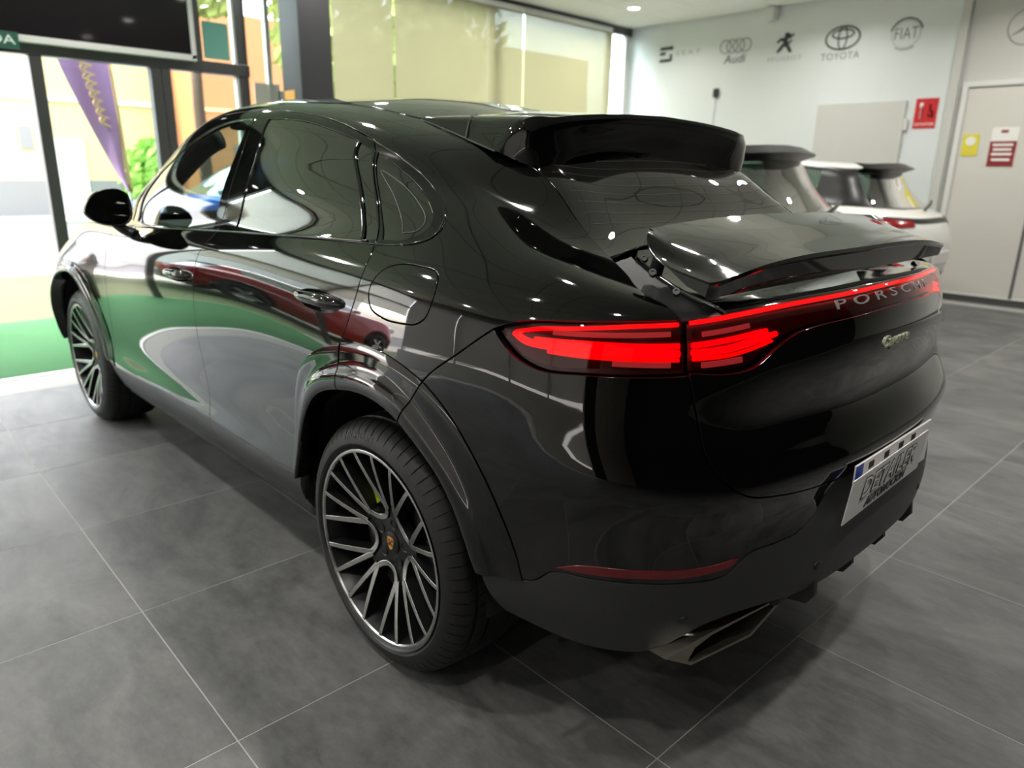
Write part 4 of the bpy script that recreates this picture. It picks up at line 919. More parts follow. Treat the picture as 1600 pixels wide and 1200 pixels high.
    for ps in PSI:
        for s in (1, -1):
            bar2([(.112, ps+s*8.5), (.2825, ps+s*9.2)], .016, .0125).build('spoke', ['alloy_bright', 'alloy_dark'], w)
            bar2([(.110, ps+s*10), (.2825, ps+s*27)], .018, .0125).build('spoke', ['alloy_bright', 'alloy_dark'], w)
        # U-shaped bridge towards the next arm
        bar2([(.122, ps+11), (.098, ps+15), (.083, ps+24), (.079, ps+36), (.083, ps+48), (.098, ps+57), (.122, ps+61)], .016, .016, .03).build('spoke_bridge', ['alloy_bright', 'alloy_dark'], w)
    # hub with five arms, bolt pockets, cap
    poly = []
    for ps in PSI:
        for r, a in ((.128, -5), (.130, 0), (.128, 5), (.105, 10), (.085, 20), (.080, 36)): poly.append((r*math.cos(R_(ps+a)), r*math.sin(R_(ps+a))))
    hub = MB(); n = len(poly); V = []; F = []
    for q in poly: V.append((q[0], face_y(math.hypot(*q))-.010, q[1]))
    for q in poly: V.append((q[0]*.5, face_y(.05)-.004, q[1]*.5))
    for q in poly: V.append((q[0], -.12, q[1]))
    V.append((0, face_y(.0)-.003, 0)); c = len(V)-1
    for i in range(n):
        j = (i+1) % n; F += [(i, j, n+j, n+i), (2*n+i, 2*n+j, j, i), (n+i, n+j, c)]
    hub.add(V, F).build('wheel_hub', 'alloy_dark', w, auto=40)
    for ps in PSI:
        x, z = .0615*math.cos(R_(ps)), .0615*math.sin(R_(ps)); y = face_y(.0615)-.004
        MB().lathe([(0, -.012), (.010, -.012), (.0125, -.008), (.0135, .0015), (.0160, .0025), (.0165, 0.)], 20, 'y', mtx=Matrix.Translation((x, y, z))).build('bolt_pocket', 'crest_black', w, auto=40)
    cap = MB().lathe([(0, .004), (.026, .0035), (.0325, .001), (.034, -.004), (.034, -.02)], 32, 'y', mtx=Matrix.Translation((0, face_y(.0)-.001, 0))).build('centre_cap', 'alloy_dark', w, auto=40)
    crest(cap, face_y(0)+.003)
    MB().lathe([(.09, -.10), (.185, -.10), (.187, -.104), (.187, -.128), (.185, -.132), (.09, -.132)], 64, 'y').build('brake_disc', 'disc_steel', w, auto=40)
    cp = [(.20, -.075), (.20, -.155), (.125, -.155), (.125, -.075)]
    MB().lathe(cp+[cp[0]], 12, 'y', ang=(R_(20), R_(75))).build('brake_caliper', 'caliper_green', w, auto=40)
    MB().tube([(.272, -.030, 0), (.258, -.018, 0)], .004, 8, mtx=None) if False else None
    return w
wheel0 = make_wheel(); kids = [(o, [g for g in COL.objects if g.parent == o]) for o in COL.objects if o.parent == wheel0]
def place_wheel(loc, flip, first=False, steer=0., roll=0.):
    if first: w = wheel0
    else:
        w = wheel0.copy(); COL.objects.link(w)
        for o, gs in kids:
            c = o.copy(); COL.objects.link(c); c.parent = w
            for g in gs: h = g.copy(); COL.objects.link(h); h.parent = c
    w.location = loc; w.rotation_euler = (0, roll, (PI if flip else 0)+steer)
    return w
place_wheel((0, .953, .377), False, True)
place_wheel((2.895, .953, .377), False, roll=R_(-3))
place_wheel((0, -.953, .377), True, roll=.5)
place_wheel((2.895, -.953, .377), True, roll=.9)

# ---- wheel wells and underbody
for x0 in (0, 2.895):
    for s in (1, -1):
        pr = [(.445, .93*s), (.452, .80*s), (.46, .60*s), (.30, .58*s), (.05, .58*s)]
        MB().lathe(pr, 40, 'y', mtx=Matrix.Translation((x0-(.01 if x0 == 0 else 0), 0, .395)), ang=(R_(-3), R_(183))).build('wheel_well', 'rubber_black', car, smooth=True)
MB().bbox(-.55, 3.6, -.57, .57, .24, .40, .02).build('underbody', 'rubber_black', car)
MB().bbox(.47, 2.42, -.88, .88, .27, .42, .02).build('floor_pan', 'rubber_black', car)
MB().bbox(-.84, -.46, -.60, .60, .38, .75, .03).build('boot_tub', 'rubber_black', car)
MB().bbox(-.45, .45, -.58, .58, .38, 1.0, .03).build('boot_floor', 'rubber_black', car)
MB().bbox(2.45, 3.45, -.58, .58, .38, .95, .03).build('engine_bay', 'rubber_black', car)

# ---- loft helper for spoilers
def loft(sections, nu, nv, closed=True, mirror=True):
    S = [bez(s, nv, closed) for s in sections]; m = min(len(s) for s in S)
    def rs(q):
        if closed: q = np.concatenate([q, q[:1]])
        d = np.concatenate([[0], np.cumsum(np.linalg.norm(np.diff(q, axis=0), axis=1))])
        return q
    S = np.array([s for s in S]); K = S.shape[1]
    D = np.stack([bez(S[:, k], nu) for k in range(K)], 1)
    return D
def even(sec, counts):
    """polyline section with a fixed number of points per leg, so that corners stay put"""
    out = []; n = len(sec)
    for i in range(n):
        a, b = np.array(sec[i], float), np.array(sec[(i+1) % n], float)
        for k in range(counts[i]): out.append(a+(b-a)*k/counts[i])
    return np.array(out)
def skin(secs, counts, nu, name, m, parent, auto=35, ends=True, mirror=True):
    S = np.array([even(s, counts) for s in secs]); K = S.shape[1]
    T = np.linspace(0, 1, len(secs)); D = []
    for k in range(K):
        q = S[:, k]; D.append(np.array(bez_u(q, nu)))
    D = np.stack(D, 1)
    if mirror: D = np.concatenate([(D*MIR)[::-1][:-1], D])
    n = len(D); F = []
    for i in range(n-1):
        for k in range(K): l = (k+1) % K; F.append((i*K+k, i*K+l, (i+1)*K+l, (i+1)*K+k))
    if ends: F += [tuple(range(K)), tuple((n-1)*K+k for k in range(K))]
    mb = MB(); mb.add(D.reshape(-1, 3), F); return mb.build(name, m, parent, auto=auto)
def bez_u(P, n):
    """Catmull-Rom with the same number of steps in each span"""
    P = np.asarray(P, float); Q = np.concatenate([[2*P[0]-P[1]], P, [2*P[-1]-P[-2]]]); out = []
    for i in range(len(P)-1):
        p0, p1, p2, p3 = Q[i:i+4]
        for j in range(n):
            t = j/n; out.append(.5*(2*p1+(p2-p0)*t+(2*p0-5*p1+4*p2-p3)*t*t+(3*p1-p0-3*p2+p3)*t**3))
    out.append(P[-1]); return out
# raised tail wing
W_ = [ # y, front (x,z), crease, before the lip, trailing top, lip under, face top, face bottom, belly, front under
 (0, (-.578, 1.315), (-.685, 1.290), (-.780, 1.263), (-.850, 1.246), (-.852, 1.237), (-.836, 1.228), (-.836, 1.182), (-.74, 1.195), (-.60, 1.293)),
 (.30, (-.588, 1.311), (-.690, 1.286), (-.782, 1.261), (-.852, 1.246), (-.854, 1.237), (-.838, 1.228), (-.836, 1.181), (-.74, 1.195), (-.605, 1.290)),
 (.48, (-.602, 1.304), (-.692, 1.280), (-.782, 1.254), (-.854, 1.239), (-.856, 1.231), (-.840, 1.222), (-.836, 1.181), (-.74, 1.195), (-.615, 1.284)),
 (.58, (-.612, 1.299), (-.692, 1.273), (-.780, 1.245), (-.853, 1.229), (-.855, 1.222), (-.842, 1.214), (-.836, 1.181), (-.745, 1.195), (-.63, 1.28)),
 (.63, (-.635, 1.294), (-.697, 1.265), (-.780, 1.236), (-.850, 1.222), (-.852, 1.216), (-.842, 1.209), (-.836, 1.181), (-.75, 1.195), (-.65, 1.276)),
 (.67, (-.672, 1.262), (-.715, 1.246), (-.785, 1.226), (-.846, 1.216), (-.848, 1.211), (-.842, 1.205), (-.836, 1.181), (-.77, 1.195), (-.685, 1.252)),
 (.70, (-.735, 1.236), (-.760, 1.230), (-.795, 1.221), (-.836, 1.213), (-.838, 1.208), (-.836, 1.204), (-.832, 1.185), (-.79, 1.20), (-.745, 1.230)),
]
skin([[(x, y, z) for x, z in r] for y, *r in W_], [6, 6, 5, 1, 2, 3, 4, 4, 1], 6, 'tail_wing', 'paint_black', car, auto=30)
cordpts = np.array([(-.635, .631, 1.2945), (-.672, .671, 1.2625), (-.735, .7005, 1.2365), (-.795, .7005, 1.2215), (-.836, .7005, 1.2135)])
for s in (1, -1):
    MB().tube(bez(cordpts, 40)*np.array([1, s, 1]), .0022, 6).build('wing_edge', 'gloss_trim', car, smooth=True)
    for q in ((-.66, .672, 1.243), (-.70, .694, 1.218), (-.765, .70, 1.187)):
        p_ = np.array(q)*[1, s, 1]
        mt = Matrix.Translation(Vector(p_))@Vector((-.45, .8*s, .5)).to_track_quat('Z', 'Y').to_matrix().to_4x4()
        MB().lathe([(0, .001), (.003, .001), (.0035, .004), (.0075, .004), (.008, 0), (.008, -.01)], 16, mtx=mt).build('mount_bolt', 'crest_black', car, auto=40)
    MB().tube([(-.64, .60*s, 1.20), (-.66, .60*s, 1.275)], .016, 10).build('wing_strut', 'plastic_black', car, smooth=True)
# roof spoiler over the rear screen
SP = [
 [(.24, 0, 1.598), (.02, 0, 1.601), (-.212, 0, 1.583), (-.216, 0, 1.568), (-.206, 0, 1.53), (-.188, 0, 1.448)],
 [(.235, .2, 1.594), (.02, .2, 1.596), (-.213, .2, 1.577), (-.217, .2, 1.562), (-.206, .2, 1.523), (-.188, .2, 1.442)],
 [(.22, .36, 1.583), (.01, .36, 1.583), (-.212, .365, 1.566), (-.217, .365, 1.549), (-.206, .365, 1.508), (-.190, .365, 1.424)],
 [(.23, .46, 1.575), (.02, .47, 1.568), (-.205, .47, 1.554), (-.212, .466, 1.535), (-.204, .46, 1.49), (-.194, .455, 1.415)],
 [(.275, .525, 1.569), (.03, .532, 1.554), (-.168, .553, 1.545), (-.186, .547, 1.510), (-.19, .538, 1.475), (-.188, .525, 1.425)],
 [(.305, .533, 1.5625), (.055, .562, 1.502), (-.090, .584, 1.4665), (-.115, .582, 1.459), (-.135, .576, 1.451), (-.150, .565, 1.442)],
]
skin(SP, [8, 8, 2, 3, 3, 8], 6, 'roof_spoiler', 'paint_black', car, auto=38)
MB().bbox(-.208, -.17, -.20, .20, 1.543, 1.553, .003).build('brake_light_strip', 'lens_clear', car)
for s in (1, -1):
    MB().tube(bez(np.array([(.135, .455*s, 1.5745), (.095, .500*s, 1.5665), (.072, .533*s, 1.5575), (.063, .5505*s, 1.530), (.055, .5640*s, 1.5015)]), 24), .0036, 6).build('spoiler_gap', 'crest_black', car)
    MB().tube(bez(np.array([(.305, .5345*s, 1.5615), (.18, .549*s, 1.5325), (.055, .563*s, 1.5005), (-.090, .585*s, 1.4645)]), 30), .0026, 6).build('spoiler_gap', 'crest_black', car)

# ---- exhaust, diffuser, plate, letters
for s in (1, -1):
    k = lambda *p: (p[0], p[1]*s, p[2])
    outer = [k(-.838, .735, .372), k(-.872, .680, .347), k(-.915, .490, .355), k(-.937, .405, .418), k(-.930, .430, .432), k(-.885, .640, .418), k(-.865, .690, .400)]
    inner = [k(-.868, .690, .360), k(-.874, .672, .354), k(-.914, .494, .362), k(-.932, .414, .417), k(-.926, .436, .424), k(-.886, .625, .408), k(-.872, .670, .388)]
    back = [(x+.10, y, z) for x, y, z in inner]; ob = [(x+.12, y, z) for x, y, z in outer]
    V = outer+inner+back+ob; F = []
    for i in range(7):
        j = (i+1) % 7; F += [(i, j, 7+j, 7+i), (7+i, 7+j, 14+j, 14+i), (21+i, 21+j, j, i)]
    ex = MB().add(V, F).build('exhaust_tip', 'exhaust_steel', car, auto=40)
    MB().add(back, [tuple(range(7))]).build('exhaust_bore', 'crest_black', ex)
    c = [k(-.80, .76, .36), k(-.955, .38, .43), k(-.955, .36, .40), k(-.84, .40, .33), k(-.74, .74, .32)]
for y in (.33, .11, -.11, -.33):
    MB().prism([(-.985, .475), (-.99, .435), (-.972, .405), (-.85, .385), (-.75, .42), (-.80, .475)], y-.008, y+.008, 'y').build('diffuser_fin', 'plastic_black', car)
MB().bbox(-.95, -.60, -.45, .45, .43, .48, .01).build('diffuser_panel', 'plastic_black', car)
# plate and the dealer board clipped over it
pl = MB().bbox(-1.014, -1.008, -.262, .262, .640, .762, .002).build('licence_plate', 'plate_white', car)
MB().box(-1.0146, -1.013, .222, .262, .641, .761).build('plate_band', 'plate_blue', pl)
for y in (.17, .07, -.03, -.12): MB().box(-1.0148, -1.013, y-.016, y+.016, .735, .752).build('plate_mark', 'ink_black', pl)
bd_m = Matrix.Translation((-1.020, .052, .685))@Matrix.Rotation(R_(-6), 4, 'Y')@Matrix.Rotation(R_(-1.2), 4, 'X')
bd_o = MB().bbox(-.0015, .0015, -.250, .250, -.060, .060, .0007, mtx=bd_m).build('dealer_board', 'plate_white', car)
def letters(nm_, txt, size, par, m, mtx, **kw):
    me = text_mesh(txt, size, **kw); me.transform(mtx); return obj(nm_, me, m, par)
RX = Matrix(((0, 0, -1, 0), (-1, 0, 0, 0), (0, 1, 0, 0), (0, 0, 0, 1)))     # text plane facing the tail: right = -Y, up = +Z, normal = -X
letters('board_lettering', 'DETAILER', .078, bd_o, 'ink_black', bd_m@Matrix.Translation((-.0024, 0, .012))@RX, extrude=.0006, shear=.12, spacing=1.06, offset=.0028)
letters('board_lettering', 'DETAILER', .078, bd_o, 'plate_white', bd_m@Matrix.Translation((-.0032, 0, .012))@RX, extrude=.0003, shear=.12, spacing=1.06, offset=-.0006)
letters('board_lettering', 'AUTOMOCION', .036, bd_o, 'ink_black', bd_m@Matrix.Translation((-.0024, 0, -.037))@RX, extrude=.0006, shear=.2, spacing=1.08, offset=.0010)
def badge(nm_, txt, size, t, m, width, par, shear=0., off=.0015, ex=.0015, tb=0.):
    me = text_mesh(txt, size, ex, shear, 1.0); xs = [v.co.x for v in me.vertices]; sc = width/(max(xs)-min(xs)); c0 = (max(xs)+min(xs))/2
    # wrap on the tail surface: distance along Y becomes the net's column parameter
    ys = np.linspace(SM-.8, SM+.0, 60); tab = on(BN, np.stack([ys, np.full(60, t)], 1))[:, 1]
    V = np.array([v.co for v in me.vertices]); yy = -(V[:, 0]-c0)*sc
    s_ = np.where(yy >= 0, np.interp(yy, tab[::-1], ys[::-1]), 2*SM-np.interp(-yy, tab[::-1], ys[::-1]))
    a = np.where(s_ > SM, 2*SM-s_, s_); sg = np.where(s_ > SM, -1, 1)
    P, N = BN.ev(np.stack([a, t+V[:, 1]], 1)); P[:, 1] *= sg; N[:, 1] *= sg
    P = P+N*(off+V[:, 2])[:, None]
    for v, q in zip(me.vertices, P): v.co = q
    return obj(nm_, me, m, par)
for i, ch in enumerate('PORSCHE'): pass
badge('tail_lettering', 'P O R S C H E', .046, .862, 'letter_grey', .60, band, off=.0008, ex=.001)
badge('model_script', 'Cayenne', .040, .735, 'badge_chrome', .17, tgate, shear=.3, ex=.002)

# ---- door handles and mirrors
def handle(c, a, b, L, par, s):
    n = 32; V = []; F = []; rings = ((1.03, -.004), (1.0, -.010), (.85, -.022), (.5, -.032)); k_ = np.array([1, s, 1])
    for f, d in rings: V += list(on(BN, [(c[0]+a*f*math.cos(t), c[1]+b*f*math.sin(t)) for t in np.linspace(0, 2*PI, n+1)[:-1]], d)*k_)
    V += list(on(BN, [c], -.034)*k_)
    for r in range(len(rings)-1):
        for k in range(n): F.append((r*n+k, r*n+(k+1) % n, (r+1)*n+(k+1) % n, (r+1)*n+k))
    for k in range(n): F.append(((len(rings)-1)*n+k, (len(rings)-1)*n+(k+1) % n, len(V)-1))
    MB().add(V, F).build('handle_cup', 'gloss_trim', par, smooth=True)
    Q = []; rr = []
    for t in np.linspace(-1, 1, 33):
        Q.append((on(BN, [(c[0]+t*a*1.12, c[1]+.004)], -.004+.026*(1-abs(t)**2.8))*k_)[0]); rr.append(.004+.0125*(1-abs(t)**4)*(1.0+.25*t))
    return MB().tube(Q, rr, 16, flat=1.0).build('door_handle', 'gloss_trim', par, smooth=True)
_st = np.stack(np.meshgrid(np.linspace(1.6, 4.1, 160), np.linspace(.3, 1.05, 80)), -1).reshape(-1, 2); _sp = BN.ev(_st, False)
def ybody(x, z):
    d = (_sp[:, 0]-x)**2+(_sp[:, 2]-z)**2; i = np.argsort(d)[:4]; w = 1/(d[i]+1e-6); return float((w*_sp[i, 1]).sum()/w.sum())
for i, s in enumerate((1, -1)):
    handle(HC[1], .112, .038, .245, rdoor[i], s); handle(HC[0], .105, .036, .26, fdoor[i], s)
def mirror_part(s):
    m = empty('door_mirror', (0, 0, 0), car)
    # housing: rings from the glass rim forward to the rounded nose
    cx, cy, cz = 1.93, .985, 1.232
    rim = [(-.108, -.022), (-.096, .022), (-.062, .060), (-.010, .078), (.045, .078), (.082, .058), (.094, .005), (.088, -.052), (.058, -.076), (0., -.076), (-.052, -.064), (-.088, -.046)]   # (outboard -> inboard, up)
    ring = bez(np.array([(-a, b) for a, b in rim]), 40, True); V = []; F = []; n = len(ring)
    for f, d, sh in ((.90, .006, 0), (.97, -.004, 0), (1., .004, 0), (1.0, .03, 0), (.96, .07, -.004), (.85, .105, -.012), (.62, .13, -.02), (.3, .142, -.026)):
        for q in ring: V.append((cx+d-.05*(q[0]*f)/.095*.5, (cy+q[0]*f+sh)*s, cz+q[1]*f))
    V.append((cx+.145, (cy-.028)*s, cz)); R = 8
    for r in range(R-1):
        for k in range(n): F.append((r*n+k, r*n+(k+1) % n, (r+1)*n+(k+1) % n, (r+1)*n+k))
    for k in range(n): F.append(((R-1)*n+k, (R-1)*n+(k+1) % n, len(V)-1))
    MB().add(V, F).build('mirror_housing', 'paint_black', m, smooth=True)
    V = [(cx+.005-.025*(q[0]*.9)/.095, (cy+q[0]*.9)*s, cz+q[1]*.9) for q in ring]; MB().add(V, [tuple(range(n))]).build('mirror_glass', 'mirror_glass', m)
    # foot on the door
    Q = [(1.985, .985*s, 1.185), (1.985, .955*s, 1.155), (1.98, .92*s, 1.13), (1.97, .89*s, 1.115)]
    MB().tube(bez(np.array(Q), 14), [.030, .028, .026, .026, .027, .028, .029, .030, .032, .033, .034, .035, .036, .037, .038, .038][:len(bez(np.array(Q), 14))], 14, flat=.7).build('mirror_foot', 'paint_black', m, smooth=True)
mat('mirror_glass', (.35, .36, .36), .03, metal=1.)
for s in (1, -1): mirror_part(s)

# ---- cabin seen through the glass
MB().bbox(2.05, 2.62, -.80, .80, .78, 1.13, .06).build('dashboard', 'interior_dark', car)
MB().bbox(.1, 2.2, -.80, .80, .40, .46, .01).build('cabin_floor', 'interior_dark', car)
MB().bbox(.75, 2.15, -.12, .12, .44, .78, .04).build('centre_console', 'interior_dark', car)
MB().lathe([(.183, -.012), (.195, -.010), (.200, 0), (.195, .010), (.183, .012), (.176, 0), (.183, -.012)], 40, mtx=Matrix.Translation((1.88, .38, 1.02))@Matrix.Rotation(R_(-65), 4, 'Y')).build('steering_wheel', 'leather_dark', car, smooth=True)
MB().tube([(1.89, .38, 1.02), (2.1, .38, .93)], .04, 12).build('steering_column', 'interior_dark', car, smooth=True)
MB().bbox(1.875, 1.90, .22, .54, 1.005, 1.035, .01).build('steering_spoke', 'interior_dark', car)
def seat(x, y):
    o = empty('seat', (x, y, 0), car)
    MB().bbox(-.26, .28, -.26, .26, .48, .66, .06).build('seat_cushion', 'leather_dark', o, auto=50)
    mt = Matrix.Translation((-.24, 0, .60))@Matrix.Rotation(R_(-18), 4, 'Y')
    MB().bbox(-.07, .07, -.25, .25, 0, .62, .06, mtx=mt).build('seat_back', 'leather_dark', o, auto=50)
    MB().bbox(-.05, .05, -.13, .13, .64, .86, .045, mtx=mt).build('head_rest', 'leather_dark', o, auto=50)
for x, y in ((1.42, .38), (1.42, -.38), (.48, .40), (.48, -.40)): seat(x, y)
panel('head_lining', BN, [[(.2, 1.95), (1.2, 1.95), (2.5, 1.93), (3.6, 1.93), (4.3, 1.97), (SM, 2.12)], [(SM, 2.12), (SM, TM)], [(SM, TM), (.2, TM)], [(.2, TM), (.2, 1.95)]], side='centre', m='interior_dark', parent=car, off=-.03, res=.1, step=.05)
for s in (1, -1):
    MB().tube(on(BN, bez([(1.30, 1.10), (1.29, 1.3), (1.25, 1.5), (1.16, 1.7), (1.02, 1.86)], 30), -.055)*np.array([1, s, 1]), .052, 12).build('pillar_trim', 'interior_dark', car, smooth=True)
MB().bbox(.1, .16, -.6, .6, .5, 1.02, .02).build('rear_bulkhead', 'interior_dark', car)
MB().bbox(-.55, .12, -.62, .62, 1.0, 1.03, .01).build('parcel_shelf', 'interior_dark', car)
# ================================================================ other cars: compact hatchbacks built from one small net
HATCH = [
 [(3.25,0,.22),(3.0,.72,.22),(2.54,.80,.24),(1.9,.80,.24),(1.2,.80,.24),(.6,.80,.25),(.0,.80,.27),(-.60,.70,.30),(-.80,.38,.31),(-.84,0,.31)],
 [(3.33,0,.45),(3.05,.80,.48),(2.54,.87,.50),(1.9,.85,.48),(1.2,.85,.48),(.6,.86,.50),(.0,.88,.52),(-.64,.80,.50),(-.88,.42,.50),(-.92,0,.50)],
 [(3.30,0,.68),(3.0,.80,.70),(2.54,.875,.72),(1.9,.865,.72),(1.2,.868,.74),(.6,.875,.76),(.0,.885,.78),(-.65,.80,.76),(-.90,.42,.75),(-.94,0,.75)],
 [(3.05,0,.86),(2.85,.72,.88),(2.5,.82,.92),(1.9,.85,.94),(1.2,.855,.96),(.6,.86,.98),(.0,.855,1.0),(-.60,.76,.98),(-.83,.40,.96),(-.87,0,.96)],
 [(2.3,0,.99),(2.25,.5,.99),(2.1,.72,.99),(1.75,.78,1.0),(1.15,.79,1.03),(.55,.785,1.06),(.0,.76,1.09),(-.48,.68,1.08),(-.67,.38,1.06),(-.71,0,1.06)],
 [(1.85,0,1.22),(1.82,.42,1.22),(1.7,.6,1.21),(1.45,.68,1.22),(1.05,.69,1.25),(.5,.685,1.26),(.0,.66,1.26),(-.32,.60,1.25),(-.46,.34,1.25),(-.49,0,1.25)],
 [(1.45,0,1.42),(1.42,.34,1.415),(1.33,.5,1.41),(1.15,.555,1.425),(.9,.57,1.445),(.45,.57,1.45),(.05,.555,1.43),(-.22,.50,1.41),(-.34,.30,1.42),(-.37,0,1.425)],
 [(1.2,0,1.475),(1.18,0,1.476),(1.14,0,1.48),(1.05,0,1.487),(.85,0,1.495),(.5,0,1.495),(.2,0,1.485),(.03,0,1.475),(-.05,0,1.47),(-.07,0,1.468)],
]
HN = Net(HATCH); HS, HT = HN.smax, HN.tmax; ks, kt = HN.ks0, HN.kt0
mat('trim_black', (.03, .03, .032), .35); mat('lamp_red', (.55, .04, .06), .2, coat=.6); mat('lamp_white', (.85, .85, .85), .2)
glass_mat('glass_green', (.66, .74, .70), 5.0)
def small_wheel(car_, x, y, s):
    w = empty('wheel', (x, y*s, .31), car_); w.rotation_euler = (0, 0, 0 if s > 0 else PI)
    MB().lathe([(.20, -.02), (.21, .0), (.25, .012), (.29, .006), (.308, -.02), (.31, -.09), (.308, -.16), (.29, -.19), (.20, -.18)], 40, 'y').build('tyre', 'tyre_rubber', w, smooth=True)
    MB().lathe([(.21, -.005), (.20, -.006), (.19, -.03), (.185, -.15)], 32, 'y').build('rim', 'alloy_dark', w, smooth=True)
    MB().lathe([(0, -.02), (.05, -.022), (.055, -.05)], 20, 'y').build('hub', 'alloy_dark', w, smooth=True)
    for k in range(5):
        a = 2*PI*k/5+.3; mt = Matrix.Rotation(a, 4, 'Y'); MB().bbox(.03, .20, -.04, -.012, -.022, .022, .004, mtx=mt).build('spoke', 'alloy_bright', w)
def hatch(label, paint, roof, loc, rz, sc=(1, 1, 1), glass='glass_green', wiper=True, two=False):
    c = empty('hatchback', loc); c.rotation_euler = (0, 0, rz); c.scale = sc; tag(c, label, 'car')
    F4, F5, F6 = kt[4], kt[5], kt[6]; k_ = dict(parent=c, res=.07, step=.035, gap=.002, depth=.02)
    fa = [(ks[2]+.37*math.cos(a), .10+.37*math.sin(a)) for a in np.linspace(PI+.3, -.3, 13)]; ra = [(ks[6]+.37*math.cos(a), .10+.37*math.sin(a)) for a in np.linspace(PI+.3, -.3, 13)]
    A0, A1 = (fa[0][0], 0), (fa[-1][0], 0); B0, B1 = (ra[0][0], 0), (ra[-1][0], 0); tz = kt[3]+.06
    panel('front_body', HN, [[(0, 0), A0], [A0, fa[0]], fa, [fa[-1], A1], [A1, (ks[3], 0)], [(ks[3], 0), (ks[3]-.02, F4-.03)], [(ks[3]-.02, F4-.03), (ks[2], F4-.02), (ks[1], F4-.02), (0, F4-.02)], [(0, F4-.02), (0, 0)]], side='centre', m=paint, **k_)
    panel('front_door', HN, [[(ks[3], 0), (ks[4]+.05, 0)], [(ks[4]+.05, 0), (ks[4], F4-.03)], [(ks[4], F4-.03), (ks[3]-.02, F4-.03)], [(ks[3]-.02, F4-.03), (ks[3], 0)]], m=paint, **k_)
    panel('rear_door', HN, [[(ks[4]+.05, 0), B0], [B0, ra[0]], ra[:6], [ra[5], (ks[5]+.25, F4-.03)], [(ks[5]+.25, F4-.03), (ks[4], F4-.03)], [(ks[4], F4-.03), (ks[4]+.05, 0)]], m=paint, **k_)
    e = ks[8]-.02
    panel('rear_quarter', HN, [ra[5:], [ra[-1], B1], [B1, (ks[7], 0)], [(ks[7], 0), (ks[7]+.06, .5*kt[2]), (ks[7]+.07, tz)], [(ks[7]+.07, tz), (ks[7]+.05, F4)], [(ks[7]+.05, F4), (ks[6]+.1, F4-.02), (ks[5]+.25, F4-.03)], [(ks[5]+.25, F4-.03), ra[5]]], m=paint, **k_)
    panel('rear_bumper', HN, [[(ks[7], 0), (HS, 0)], [(HS, 0), (HS, kt[1]+.10)], [(HS, kt[1]+.10), (ks[7]+.06, kt[1]+.10)], [(ks[7]+.06, kt[1]+.10), (ks[7], 0)]], side='centre', m='trim_black' if not two else paint, **k_)
    if two: panel('bumper_skirt', HN, [[(ks[7]-.2, .02), (HS, .02)], [(HS, .02), (HS, kt[1]-.02)], [(HS, kt[1]-.02), (ks[7]-.1, kt[1]-.02)], [(ks[7]-.1, kt[1]-.02), (ks[7]-.2, .02)]], side='centre', m='trim_black', off=.006, **k_)
    panel('tailgate', HN, [[(ks[7]+.06, kt[1]+.10), (HS, kt[1]+.10)], [(HS, kt[1]+.10), (HS, F4+.02)], [(HS, F4+.02), (ks[7]+.05, F4)], [(ks[7]+.05, F4), (ks[7]+.07, tz), (ks[7]+.06, kt[1]+.10)]], side='centre', m=paint, **k_)
    # greenhouse
    panel('windscreen', HN, [[(0, F4), (ks[2]-.05, F4)], [(ks[2]-.05, F4), (ks[2]-.02, F5), (ks[2]-.05, F6)], [(ks[2]-.05, F6), (0, F6)], [(0, F6), (0, F4)]], side='centre', m='glass_clear', off=-.003, **k_)
    panel('side_window', HN, [[(ks[2]+.12, F4+.02), (ks[4]-.03, F4+.01)], [(ks[4]-.03, F4+.01), (ks[4]-.03, F6-.04)], [(ks[4]-.03, F6-.04), (ks[3], F6-.05), (ks[2]+.12, F5+.1)], [(ks[2]+.12, F5+.1), (ks[2]+.12, F4+.02)]], m=glass, off=-.003, **k_)
    panel('side_window', HN, [[(ks[4]+.03, F4+.01), (ks[6]-.1, F4+.03)], [(ks[6]-.1, F4+.03), (ks[6]-.02, F6-.06)], [(ks[6]-.02, F6-.06), (ks[5], F6-.04), (ks[4]+.03, F6-.04)], [(ks[4]+.03, F6-.04), (ks[4]+.03, F4+.01)]], m=glass, off=-.003, **k_)
    panel('window_pillars', HN, [[(ks[2]-.04, F4-.02), (ks[6], F4-.02)], [(ks[6], F4-.02), (ks[7]+.04, F4)], [(ks[7]+.04, F4), (ks[7]+.06, F5), (ks[7]+.04, F6+.02)], [(ks[7]+.04, F6+.02), (ks[4], F6+.02), (ks[2]-.04, F6+.02)], [(ks[2]-.04, F6+.02), (ks[2]-.01, F5), (ks[2]-.04, F4-.02)]],
          holes=[[[(ks[2]+.12, F4+.02), (ks[4]-.03, F4+.01)], [(ks[4]-.03, F4+.01), (ks[4]-.03, F6-.04)], [(ks[4]-.03, F6-.04), (ks[3], F6-.05), (ks[2]+.12, F5+.1)], [(ks[2]+.12, F5+.1), (ks[2]+.12, F4+.02)]], [[(ks[4]+.03, F4+.01), (ks[6]-.1, F4+.03)], [(ks[6]-.1, F4+.03), (ks[6]-.02, F6-.06)], [(ks[6]-.02, F6-.06), (ks[5], F6-.04), (ks[4]+.03, F6-.04)], [(ks[4]+.03, F6-.04), (ks[4]+.03, F4+.01)]]], m='trim_black' if two else paint, off=.001, **k_)
    panel('rear_screen', HN, [[(ks[7]+.07, F4+.04), (HS, F4+.05)], [(HS, F4+.05), (HS, F6+.02)], [(HS, F6+.02), (ks[7]+.07, F6)], [(ks[7]+.07, F6), (ks[7]+.09, F5), (ks[7]+.07, F4+.04)]], side='centre', m=glass, **k_)
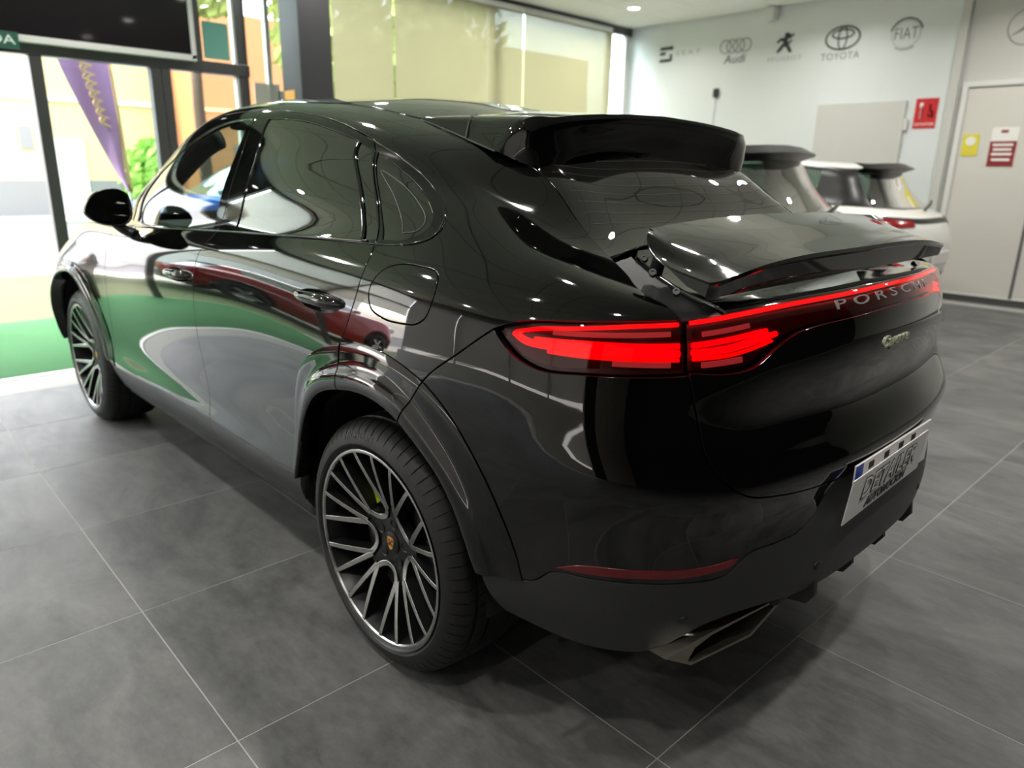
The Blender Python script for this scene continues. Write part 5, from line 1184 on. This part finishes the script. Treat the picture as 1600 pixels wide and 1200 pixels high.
    panel('roof', HN, [[(0, F6+.01), (ks[4], F6+.025), (ks[7], F6+.02), (HS, F6+.02)], [(HS, F6+.02), (HS, HT)], [(HS, HT), (0, HT)], [(0, HT), (0, F6+.01)]], side='centre', m=roof, **k_)
    V = [(-.30, .50, 1.425), (-.42, .46, 1.415), (-.52, .25, 1.425), (-.54, 0, 1.43)]
    T_ = [(x, y, z+.02) for x, y, z in V]; full = V+[(x, -y, z) for x, y, z in V[::-1][1:]]; n = len(full); top = [(x+.10, y*.95, z+.045) for x, y, z in full]; bot = [(x+.14, y*.9, z-.05) for x, y, z in full]
    F = [(i, i+1, n+i+1, n+i) for i in range(n-1)]+[(i+1, i, 2*n+i, 2*n+i+1) for i in range(n-1)]
    MB().add(full+top+bot, F).build('roof_spoiler', 'trim_black', c, auto=50)
    for s in (1, -1):
        d = cut(HN, [[(ks[7]-.20, kt[3]-.12), (e-.05, kt[3]-.06)], [(e-.05, kt[3]-.06), (e-.05, kt[3]+.02)], [(e-.05, kt[3]+.02), (ks[7]-.26, kt[3]+.02)], [(ks[7]-.26, kt[3]+.02), (ks[7]-.20, kt[3]-.12)]], off=.008, res=.05, step=.03)
        P, F, N, _ = d; k3 = np.array([1, s, 1]); obj('tail_lamp', mesh('tail_lamp', P*k3, F if s > 0 else [f[::-1] for f in F], normals=N*k3), 'lamp_red', c)
        for x in (0, 2.54): small_wheel(c, x, .86, s)
        MB().bbox(1.68, 1.78, .84*s-.09, .84*s+.09, 1.02, 1.14, .03).build('door_mirror', paint, c, auto=50)
        MB().bbox(3.0, 3.22, .62*s-.12, .62*s+.12, .70, .82, .04).build('head_lamp', 'lamp_white', c, auto=50)
    d = cut(HN, [[(ks[7]+.04, kt[3]-.02), (HS, kt[3]-.02)], [(HS, kt[3]-.02), (HS, kt[3]+.06)], [(HS, kt[3]+.06), (ks[7]+.04, kt[3]+.06)], [(ks[7]+.04, kt[3]+.06), (ks[7]+.04, kt[3]-.02)]], off=.006, res=.06, step=.03)
    P, F, N = whole(d); obj('lamp_band', mesh('lamp_band', P, F, normals=N), 'trim_black', c)
    if wiper: MB().tube([(-.74, 0, 1.06), (-.72, -.2, 1.10), (-.66, -.42, 1.13)], .012, 6).build('rear_wiper', 'trim_black', c)
    MB().bbox(-.55, 3.0, -.66, .66, .2, .4, .03).build('underbody', 'rubber_black', c); MB().bbox(.2, 1.7, -.6, .6, .4, .95, .05).build('cabin_tub', 'interior_dark', c)
    for x, y in ((1.0, .36), (1.0, -.36), (.3, 0)): MB().bbox(x-.08, x+.05, y-.22, y+.22, .5, 1.12 if x > .5 else .98, .04).build('seat_back', 'leather_dark', c)
    MB().bbox(-.95, -.94, -.25, .25, .58, .69, .003).build('licence_plate', 'plate_white', c)
    return c
mat('paint_silver', (.76, .76, .75), .25, metal=.3, coat=.8); mat('paint_white', (.88, .88, .86), .3, coat=.8); mat('paint_red', (.62, .03, .08), .25, coat=1.); mat('paint_blue', (.08, .38, .80), .25, coat=1.)
hatch('silver hatchback with black roof spoiler parked beside the black coupe', 'paint_silver', 'paint_silver', (1.36, -3.05, 0), 0., (1.05, 1.05, 1.10))
hatch('white hatchback with black pillars and dark bumper parked by the logo wall', 'paint_white', 'paint_white', (1.68, -6.1, 0), R_(0), (1.04, 1.0, 1.06), two=True)
hatch('bright red hatchback outside at the left, mirrored in the black car doors', 'paint_red', 'paint_red', (8.4, 3.9, 0), R_(90), (1.0, 1.0, 1.0))
hatch('bright blue hatchback parked outside the glass front', 'paint_blue', 'paint_blue', (9.0, -4.3, 0), R_(90), (1, 1, 1.05))
